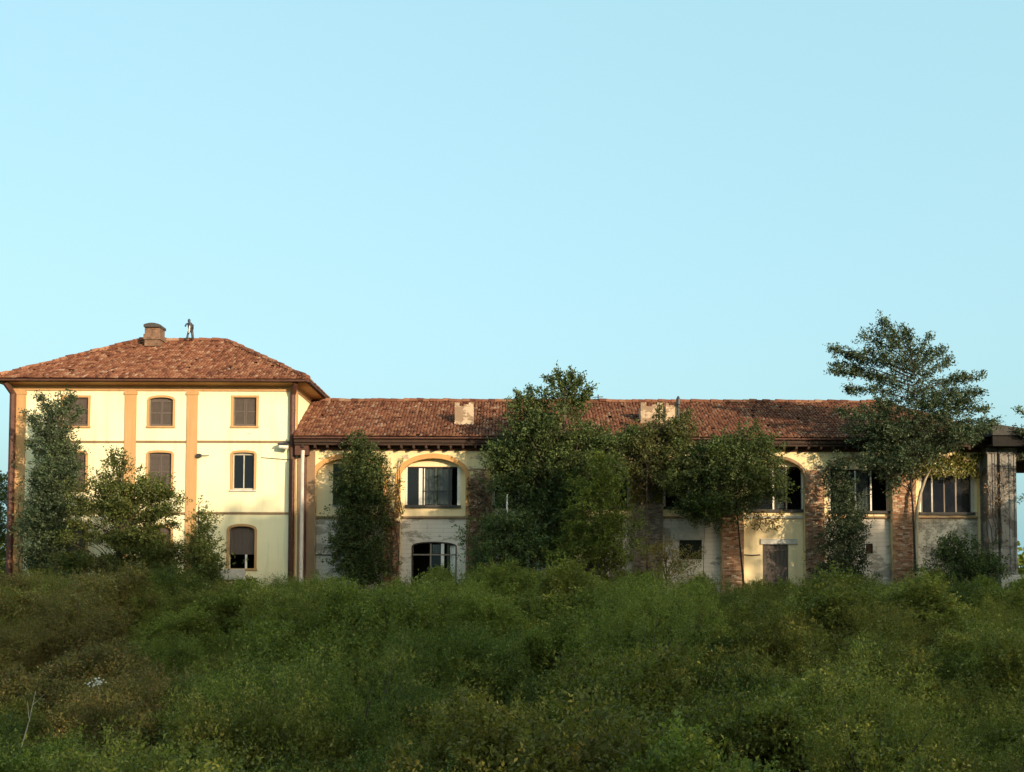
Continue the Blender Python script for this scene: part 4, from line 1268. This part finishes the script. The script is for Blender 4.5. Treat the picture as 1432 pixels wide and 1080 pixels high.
make_tree("pierside_shrub", "dark rounded shrub at the foot of the portico pillars", 1345, -3.0,
          [(1325, 770, 20, 24, 0, 1.1), (1350, 785, 32, 32, 0, 1.2), (1365, 800, 35, 28, 0, 1.2), (1320, 800, 25, 22, 0, 1)],
          M['T_dark'], 33, 0.08, 0.12, 18, 16, 0.55, depth=1.2, cat="shrub")
make_tree("pale_dry_shrub", "pale dry leaved shrub beside the sooty brick pier", 930, -3.2,
          [(920, 785, 26, 26, 0, .7), (955, 790, 32, 24, 0, .7), (940, 770, 18, 16, 0, .6)],
          M['L_brown'], 34, 0.05, 0.10, 18, 14, 0.6, depth=1.1, cat="shrub", up=0.8)
make_tree("garden_tree", "yellow green tree beyond the house's outer corner", -18, 9.0,
          [(-15, 690, 40, 42, 0, 1), (0, 740, 30, 45, 0, 1), (-35, 760, 45, 55, 0, 1), (5, 790, 22, 30, 0, 1)],
          M['T_mid'], 35, 0.2, 0.15, 9, 15, 0.8, depth=2.6)
make_tree("overhanging_tree", "tree whose leafy twigs enter at the picture's right edge", 1500, -1.9,
          [(1520, 600, 60, 60, 0, .5), (1490, 660, 40, 40, 0, .5)],
          M['T_blue'], 36, 0.17, 0.13, 8, 14, 0.7, depth=2.0, tips=[(1423, 572, 0, 640, .3), (1418, 598, 0, 640, .25), (1428, 605, 0, 650, .3), (1424, 700, 0, 690, .25), (1430, 640, 0, 650, .3)])

# climbing plants flat against the building
def climber(name, label, px0, px1, py0, py1, y, mat, seed, n, leaf=0.11, thick=0.12, mask=0.0, cat="climber", stems=6):
    rng = np.random.default_rng(seed); pr = random.Random(seed)
    px = rng.uniform(px0, px1, n); py = rng.uniform(py0, py1, n)
    f = np.sin(px * 0.21 + seed) * np.sin(py * 0.17 + seed * 2) + 0.6 * np.sin(px * 0.5 + py * 0.43 + seed)
    edge = np.minimum(np.minimum(px - px0, px1 - px), np.minimum(py - py0, py1 - py)) / max(1.0, 0.5 * min(px1 - px0, py1 - py0))
    keep = (f + edge * 1.2 + rng.normal(0, 0.3, n)) > mask
    px, py = px[keep], py[keep]
    P = np.array([tuple(at(float(a), float(c), y)) for a, c in zip(px, py)])
    P[:, 1] += rng.uniform(-thick, 0.0, len(P))
    A = rng.normal(0, 0.6, (len(P), 3)) + np.array([0, -0.2, -0.6])
    Nn = rng.normal(0, 0.5, (len(P), 3)) + np.array([0, -1.0, 0.3])
    L = leaf * rng.uniform(0.6, 1.4, len(P))
    V, Q = leaf_arrays(P, A, Nn, L, L * 0.8)
    base = at((px0 + px1) / 2, py1, y)
    root = empty(name, tuple(base))
    tag(root, label, cat)
    obj_from(fast_mesh("foliage", V - np.array(base), Q, mat), "foliage", root)
    b = MB()
    for k in range(stems):
        x = pr.uniform(px0 + 4, px1 - 4); pts = []
        for j in range(6):
            t = j / 5
            p = at(x + pr.uniform(-5, 5), py1 + (py0 - py1) * t, y - 0.02)
            pts.append(tuple(p))
        b.tube(pts, [0.03 - 0.004 * j for j in range(6)], 4, cap=False)
    b.build("stem", M['bark'], root)
    return root

climber("ivy_curtain", "yellow green ivy hanging over the last arch beside the portico", 1255, 1372, 634, 668, -0.02, M['L_ivy'], 41, 2600, 0.12, 0.3, 0.05)
climber("dry_creeper", "brown dry creeper clinging to the brick pier beside the glazed arch", 652, 692, 668, 800, -0.06, M['L_dry'], 42, 2400, 0.10, 0.2, 0.25)
climber("russet_creeper", "russet creeper on the brick pier right of the columnar tree", 534, 560, 668, 806, -0.06, M['L_dry'], 43, 1500, 0.09, 0.15, 0.4)
climber("pier_ivy", "ivy creeping over the top of the sooty brick pier", 878, 932, 655, 705, -0.12, M['L_olive'], 44, 1400, 0.11, 0.25, 0.3)
climber("ledge_plant", "small tawny plant growing from the ledge above the plank door", 1052, 1096, 714, 742, 0.22, M['L_brown'], 45, 520, 0.10, 0.35, 0.3, "plant", 2)
climber("corner_creeper", "sparse creeper on the house's outer corner pilaster", 20, 62, 690, 812, -0.10, M['L_brown'], 46, 900, 0.11, 0.35, 0.55)
climber("arch_creeper", "scrubby creeper over the columnar tree's arch shoulder", 530, 566, 640, 720, -0.06, M['L_olive'], 47, 700, 0.10, 0.2, 0.6)
climber("pillar_creeper", "dead brown creeper on the portico pillars", 1374, 1412, 660, 760, -0.84, M['L_dry'], 48, 700, 0.09, 0.12, 0.75)

# leaning pale trunk at the last arch
b = MB()
pts = [at(1282, 716, -0.6), at(1287, 690, -0.7), at(1294, 670, -0.8), at(1302, 655, -0.8)]
zg = ground_z(pts[0].x, -0.5)
b.tube([(pts[0].x - 0.1, -0.5, zg - 0.1), tuple(pts[0]), tuple(pts[1]), tuple(pts[2]), tuple(pts[3])], [0.13, 0.10, 0.09, 0.07, 0.04], 7)
tag(b.build("leaning_trunk", M['palebark'], origin=(pts[0].x - 0.1, -0.5, zg), smooth=True), "pale bare curved trunk leaning up beside the last window", "trunk")

# ------------------------------------------------------------------ shrubs on the slope
def bush_meshes(seed, leaf, rx, rz, nshoot, per, elong=0.55, upright=0.5):
    rng = np.random.default_rng(seed); pr = random.Random(seed)
    D = rng.normal(0, 1, (nshoot, 3)); D[:, 2] = np.abs(D[:, 2]) * 1.1 - 0.25
    D = unit(D)
    rad = (0.62 + 0.38 * rng.random(nshoot) ** 0.6) * lumpy(rng, D, 0.24)
    P = D * rad[:, None] * np.array([rx, rx, rz]); P[:, 2] += rz * 0.30
    nc = nshoot // 13
    own = rng.integers(0, nc, nshoot); cl = rng.random(nshoot) < 0.7
    P[cl] = P[:nc][own[cl]] + rng.normal(0, 1, (int(cl.sum()), 3)) * np.array([0.2, 0.2, 0.13])
    D[cl] = D[:nc][own[cl]]
    out = unit(D + np.array([0, 0, upright]) + rng.normal(0, 0.35, D.shape))
    ln = (0.62 * rng.uniform(0.5, 1.35, nshoot))[:, None]
    a = shoot_leaves(rng, P - out * ln * 0.6, P + out * ln * 0.4, per, leaf, 0.05, 0.0, elong)
    # long shoots that break the outline
    k = nshoot // 12
    D2 = unit(rng.normal(0, 1, (k, 3)) * np.array([1, 1, 0.5]) + np.array([0, 0, 0.9]))
    P2 = D2 * np.array([rx, rx, rz]) * 0.9; P2[:, 2] += rz * 0.30
    out2 = unit(D2 * 0.5 + np.array([0, 0, 0.9]) + rng.normal(0, 0.25, D2.shape))
    a2 = shoot_leaves(rng, P2, P2 + out2 * rng.uniform(0.25, 0.7, k)[:, None], per, leaf * 0.85, 0.025, 0.0, elong * 0.8)
    m = nshoot * per // 9
    D3 = unit(rng.normal(0, 1, (m, 3))); D3[:, 2] = np.abs(D3[:, 2])
    P3 = D3 * (rng.random(m) ** 0.5 * 0.75)[:, None] * np.array([rx, rx, rz]); P3[:, 2] += rz * 0.1
    L3 = leaf * 1.8 * rng.uniform(0.7, 1.3, m)
    a3 = leaf_arrays(P3, rng.normal(0, 1, (m, 3)), rng.normal(0, 1, (m, 3)) + np.array([0, 0, .5]), L3, L3 * 0.7)
    V, Q = join_arrays([a, a2, a3])
    b = MB()
    for i in range(16):
        d = P[pr.randrange(len(P))]
        mid = (d[0] * 0.35, d[1] * 0.35, d[2] * 0.55 + 0.1)
        b.tube([(pr.uniform(-.15, .15), pr.uniform(-.15, .15), -0.5), mid, tuple(d * 0.97)], [0.035, 0.025, 0.008], 4, cap=False)
    for i in range(5):
        d = P2[pr.randrange(len(P2))]; q = out2[0]
        b.tube([tuple(d * 0.5), tuple(d), tuple(d + np.array([pr.uniform(-.1, .1), pr.uniform(-.1, .1), pr.uniform(.2, .45)]))], [0.014, 0.009, 0.004], 3, cap=False)
    return (V, Q), b

KINDS = ['olive', 'mid', 'dark', 'brown', 'yellow']
LMAT = {'olive': M['L_olive'], 'mid': M['L_mid'], 'dark': M['L_dark'], 'brown': M['L_brown'], 'yellow': M['L_yellow']}
WORDS = {'olive': "olive green", 'mid': "mid green", 'dark': "dark green", 'brown': "brownish olive", 'yellow': "yellowish"}
def big_bush(seed, leaf, rx, rz, per, elong, upright, nlobes, squash=1.0):
    """a mounded crown of several rounded sub-crowns with creases between them"""
    rng = np.random.default_rng(seed); pr = random.Random(seed)
    lobes = []
    for k in range(nlobes):
        a = 6.28 * k / nlobes + pr.uniform(-.3, .3); q = pr.uniform(0.35, 0.75) if k else 0.1
        lobes.append((math.cos(a) * rx * q, math.sin(a) * rx * q, rz * (0.95 - 0.75 * q * q) * pr.uniform(0.65, 1.2), rx * pr.uniform(0.22, 0.46)))
    Ps, Ds = [], []
    for (lx, ly, lz, lr) in lobes:
        n = int(90 * lr * lr * 4)
        D = rng.normal(0, 1, (n, 3)); D[:, 2] = np.abs(D[:, 2]) - 0.35
        D = unit(D)
        P = D * (lr * (0.62 + 0.38 * rng.random(n) ** 0.6) * lumpy(rng, D, 0.36))[:, None] * np.array([1, 1, 1.05]) + np.array([lx, ly, lz - lr * 0.5])
        keep = np.ones(n, bool)
        for (mx, my, mz, mr) in lobes:
            if mx == lx and my == ly: continue
            keep &= np.linalg.norm(P - np.array([mx, my, mz - mr * 0.5]), axis=1) > mr * 0.72
        keep &= P[:, 2] > -0.2
        Ps.append(P[keep]); Ds.append(D[keep])
        # skirt reaching to the ground
        m = n // 3
        T = rng.random(m)
        A = rng.random(m) * 6.28
        K = np.stack([lx + np.cos(A) * lr * 0.95, ly + np.sin(A) * lr * 0.95, (lz - lr * 0.5) * T], 1) + rng.normal(0, 0.12, (m, 3))
        Ps.append(K); Ds.append(np.stack([np.cos(A), np.sin(A), np.full(m, .2)], 1))
    P, D = np.concatenate(Ps), unit(np.concatenate(Ds))
    nshoot = len(P)
    out = unit(D + np.array([0, 0, upright]) + rng.normal(0, 0.35, D.shape))
    ln = (0.62 * np.where(rng.random(nshoot) < 0.22, rng.uniform(1.4, 2.6, nshoot), rng.uniform(0.5, 1.4, nshoot)))[:, None]
    a1 = shoot_leaves(rng, P - out * ln * 0.5, P + out * ln * 0.5, per, leaf, 0.045, 0.0, elong, 0.9)
    m = nshoot
    src = rng.integers(0, nshoot, m)
    P3 = P[src] * rng.uniform(0.55, 0.93, m)[:, None]
    L3 = leaf * 2.0 * rng.uniform(0.7, 1.3, m)
    a3 = leaf_arrays(P3, rng.normal(0, 1, (m, 3)), rng.normal(0, 1, (m, 3)) + np.array([0, 0, .5]), L3, L3 * 0.7)
    V, Q = join_arrays([a1, a3])
    b = MB()
    for i in range(26):
        d = P[pr.randrange(len(P))]
        b.tube([(d[0] * 0.1, d[1] * 0.1, -0.6), (d[0] * 0.5, d[1] * 0.5, d[2] * 0.5), tuple(d * 0.98)], [0.05, 0.032, 0.008], 4, cap=False)
    for i in range(16):
        d = P[pr.randrange(len(P))]
        if d[2] < rz * 0.45: continue
        e_ = d + np.array([pr.uniform(-.2, .2), pr.uniform(-.2, .2), pr.uniform(.25, .6)])
        b.tube([tuple(d * 0.9), tuple(d), tuple(e_)], [0.012, 0.009, 0.003], 3, cap=False)
    return (V, Q), b

shapes = []
for s in range(5):
    shapes.append(bush_meshes(100 + s, [0.075, 0.092, 0.065, 0.105, 0.08][s], [2.0, 2.3, 1.8, 2.1, 2.5][s], [2.0, 1.9, 2.3, 2.2, 1.8][s], [950, 950, 1000, 900, 1200][s], 23, [0.5, 0.6, 0.34, 0.62, 0.42][s], [0.5, 0.2, 1.0, 0.3, 0.6][s]))
for s in range(4):
    shapes.append(big_bush(200 + s, [0.105, 0.125, 0.09, 0.115][s], [3.4, 3.0, 3.2, 3.8][s], [3.0, 3.2, 2.8, 2.7][s], 17, [0.45, 0.55, 0.36, 0.5][s], [0.5, 0.3, 0.8, 0.4][s], [8, 7, 9, 10][s]))
stem_me, foliage_me = [], []
for (arr, sb) in shapes:
    o = sb.build("stem", M['bark'])
    stem_me.append(o.data); bpy.data.objects.remove(o)
    foliage_me.append(fast_mesh("foliage", arr[0], arr[1], M['L_mid']))
TOPS = [float(np.percentile(arr[0][:, 2], 99.5)) for (arr, sb) in shapes]

def outline(px):
    pts = [(-400, 800), (60, 802), (220, 797), (330, 803), (450, 803), (500, 815), (560, 815), (615, 799), (690, 786), (760, 783), (880, 790), (930, 806), (1130, 806), (1190, 802), (1250, 814), (1310, 800), (1390, 806), (1900, 806)]
    for (a, ya), (c, yc) in zip(pts[:-1], pts[1:]):
        if a <= px <= c:
            return ya + (yc - ya) * (px - a) / (c - a)
    return 805

def shrub_kind(px, py, rnd):
    if 640 < px < 750 and py > 960: return 'yellow'
    if px < 190 and 800 < py < 1030: return 'brown' if rnd < 0.7 else 'olive'
    if px > 1080 and py > 830: return 'olive' if rnd < 0.72 else 'brown' if rnd < 0.85 else 'yellow'
    if py > 960: return 'dark' if rnd < 0.6 else 'mid' if rnd < 0.8 else 'olive'
    if 440 < px < 1080 and py < 960: return 'mid' if rnd < 0.5 else 'olive' if rnd < 0.85 else 'dark'
    return 'mid' if rnd < 0.45 else 'dark' if rnd < 0.7 else 'olive'

def project(p):
    v = CAMROT.transposed() @ (Vector(p) - CAM)
    return 716 + FPX * v.x / -v.z, 540 - (FPX * v.y / -v.z) + SHIFT * 1432

MARKS = ["slender corner tree", "middle of the house", "arched house window", "white pole", "glazed arch", "dark spreading shrub", "central tree", "sooty brick pier", "bushy tree", "plank door", "slim conifer", "portico shrub", "portico"]
rs = random.Random(77)
nb = 0
def plant(X, Y, sc, s):
    global nb
    Z = ground_z(X, Y)
    px, py = project((X, Y, Z + 1.9 * sc))
    lim = outline(px) + rs.uniform(-4, 9)
    if Y > -7.5:                                    # the row along the villa closes the view of its foot
        while sc < 1.3 and project((X, Y, Z + TOPS[s] * sc))[1] > lim: sc *= 1.04
    while sc > 0.35 and project((X, Y, Z + TOPS[s] * sc))[1] < lim: sc *= 0.96
    kind = shrub_kind(px, py, rs.random())
    zone = "near the top of" if Y > -12 else "halfway down" if Y > -24 else "at the bottom of"
    side = MARKS[min(len(MARKS) - 1, max(0, int(px / 1432 * len(MARKS))))]
    size = "large " if s >= 5 else "small " if sc < 0.75 else ""
    root = empty("shrub", (X, Y, Z))
    tag(root, "%s%s shrub %s the slope below the %s" % (size, WORDS[kind], zone, side), "shrub", "%s%s shrubs %s the slope below the %s" % (size, WORDS[kind], zone, side))
    root.rotation_euler = (rs.uniform(-.08, .08), rs.uniform(-.08, .08), rs.uniform(0, 6.28))
    root.scale = (sc * rs.uniform(.9, 1.12), sc * rs.uniform(.9, 1.12), sc * rs.uniform(.92, 1.08))
    f = obj_from(foliage_me[s], "foliage", root)
    f.material_slots[0].link = 'OBJECT'
    f.material_slots[0].material = LMAT[kind]
    obj_from(stem_me[s], "stem", root)
    nb += 1

y = -5.2
while y > -11.5:                                    # low shrubs along the villa
    half = (y - CAM.y) * 0.5 + 2.0
    x = -half
    while x < half:
        plant(x + rs.uniform(-.5, .5), y + rs.uniform(-.7, .7), rs.uniform(0.7, 1.05), rs.randrange(5))
        x += 3.0 * rs.uniform(0.8, 1.2)
    y -= 2.6
y = -13.0
row = 0
while y > -41:                                      # mounded thicket down the slope
    half = (y - CAM.y) * 0.5 + 2.5
    x = -half + (row % 2) * 2.2
    while x < half:
        plant(x + rs.uniform(-.9, .9), y + rs.uniform(-1, 1), rs.uniform(0.62, 1.12), 5 + rs.randrange(4))
        if rs.random() < 0.2:                       # tall feathery clump
            plant(x + rs.uniform(-2.2, 2.2), y + rs.uniform(0.4, 1.6), rs.uniform(1.2, 1.5), 2)
        if rs.random() < 0.45:
            plant(x + rs.uniform(1.4, 2.6), y + rs.uniform(-1.8, -0.8), rs.uniform(0.6, 0.95), rs.randrange(5))
        x += 4.3 * rs.uniform(0.8, 1.2)
    y -= 3.6
    row += 1
print("shrubs", nb)

# weeds between the shrubs and at the foot of the walls
def weeds():
    rng = np.random.default_rng(9)
    n = 9000
    Y = -1.0 - 40 * rng.random(n) ** 1.5
    X = rng.uniform(-1, 1, n) * ((Y - CAM.y) * 0.5 + 2)
    Z = np.array([ground_z(float(a), float(c)) for a, c in zip(X, Y)])
    S = np.stack([X, Y, Z], 1)
    E = S + np.stack([rng.normal(0, .18, n), rng.normal(0, .18, n), rng.uniform(0.35, 1.1, n)], 1)
    V, Q = shoot_leaves(rng, S, E, 12, 0.13, 0.06, 0.05, 0.4)
    o = obj_from(fast_mesh("undergrowth", V, Q, M['L_mid']), "undergrowth")
    tag(o, "low tangled weeds filling the ground between the shrubs", "undergrowth", kind="stuff")
weeds()

# pale leaning stick and a white blossom at the surface of the thicket
bpy.context.view_layer.update()
def surface(px, py):
    d = (at(px, py, 0) - CAM).normalized()
    hit, loc, nn_, i_, o_, m_4 = scene.ray_cast(bpy.context.evaluated_depsgraph_get(), CAM + d * 8, d)
    return (loc if hit else at(px, py, -30)) - d * 0.12
b = MB()
s0, s1 = surface(28, 1052), surface(50, 966)
s1 = at(50, 966, s0.y + 0.4)
b.tube([tuple(s0 + Vector((-0.1, 0, -1.2))), tuple(s0), tuple(s0.lerp(s1, .5) + Vector((0.03, 0, 0))), tuple(s1)], [0.022, 0.02, 0.014, 0.006], 6)
b.tube([tuple(s0.lerp(s1, .55)), tuple(s0.lerp(s1, .8) + Vector((-0.16, 0.05, 0.05)))], [0.010, 0.004], 4)
b.tube([tuple(s0.lerp(s1, .75)), tuple(s1 + Vector((0.2, 0.1, -0.1)))], [0.009, 0.003], 4)
tag(b.build("dead_stick", M['palebark'], origin=tuple(s0)), "pale bare forked stick leaning out of the scrub", "stick")
bp_ = surface(136, 955)
b = MB()
pr = random.Random(3)
for k in range(34):
    q = bp_ + Vector((pr.gauss(0, 0.14), pr.gauss(0, 0.07), pr.gauss(0, 0.06)))
    b.tube([tuple(q), tuple(q + Vector((0, 0, 0.02))), tuple(q + Vector((0, 0, 0.035)))], [0.025, 0.035, 0.012], 5)
b.tube([tuple(bp_ + Vector((0, 0.4, -0.7))), tuple(bp_)], 0.008, 5)
tag(b.build("blossom_cluster", M['blossom'], origin=tuple(bp_)), "small cluster of white blossom in the brownish scrub", "blossom")

# ------------------------------------------------------------------ trees behind the villa seen through the openings
def far_wood():
    rng = np.random.default_rng(15)
    parts = []
    for k in range(60):
        cx = -110 + 220 * (k + rng.random()) / 60; cy = 70 + rng.random() * 25
        h = rng.uniform(5, 8)
        n = 260
        D = unit(rng.normal(0, 1, (n, 3)))
        P = np.array([cx, cy, G0 + h * 0.5]) + D * (rng.random(n) ** .4)[:, None] * np.array([3.4, 3, h * 0.5])
        L = rng.uniform(0.5, 1.1, n)
        parts.append(leaf_arrays(P, rng.normal(0, 1, (n, 3)), rng.normal(0, 1, (n, 3)) + np.array([0, 0, .5]), L, L * .7))
    V, Q = join_arrays(parts)
    tag(obj_from(fast_mesh("treeline", V, Q, M['L_mid']), "treeline"), "low belt of trees behind the villa seen through the portico", "trees", kind="stuff")
far_wood()

# unseen wood on the sun's side, shaped to shade the thicket and villa foot
def shade_wood():
    rng = np.random.default_rng(19)
    L0 = 72.0
    ca, sa = math.cos(R(SUN_AZ)), math.sin(R(SUN_AZ))
    tanel = math.tan(R(SUN_EL))
    parts = []
    def shade_line(X):
        if X < -17.0: return -1.6
        if X < -16.0: return 1.4
        if X < 10.8: return 3.2 + 0.35 * math.sin(X * 1.3)
        if X < 18.6: return -1.6
        return 3.0
    u = -52.0
    while u < 46:
        X = u / ca
        h = shade_line(X) + (L0 - X * sa) * tanel + rng.normal(0, 0.35)
        cx, cy = u * ca + L0 * sa, u * sa - L0 * ca
        gz = ground_z(cx, cy)
        H = h - gz
        w = 1.1
        n1, n2 = 380, 225
        n = n1 + n2
        zz = np.concatenate([h - 8.5 * rng.random(n1) ** 1.15, gz + (H - 7) * rng.random(n2)])     # dense crowns shade the walls, thin stems let sun onto the thicket
        P = np.stack([cx + rng.normal(0, w, n) * ca + rng.normal(0, 2.0, n) * sa, cy + rng.normal(0, w, n) * sa - rng.normal(0, 2.0, n) * ca, zz], 1)
        Ls = rng.uniform(0.4, 0.75, n)
        A = rng.normal(0, 1, (n, 3)); N_ = rng.normal(0, .7, (n, 3)) + np.array([sa, -ca, .2])
        parts.append(leaf_arrays(P, A, N_, Ls * 1.3, Ls))
        if rng.random() < 0.3:
            parts.append(leaf_arrays(np.array([[cx, cy, gz]]), np.array([[0.02, 0, 1.0]]), np.array([[sa, -ca, 0]]), np.array([H * 0.9]), np.array([0.5])))
        u += 0.85
    V, Q = join_arrays(parts)
    tag(obj_from(fast_mesh("shade_woodland", V, Q, M['L_dark']), "shade_woodland"), "unseen tall wood across the slope, shaped to shade the villa and thicket", "wood", kind="stuff")
shade_wood()
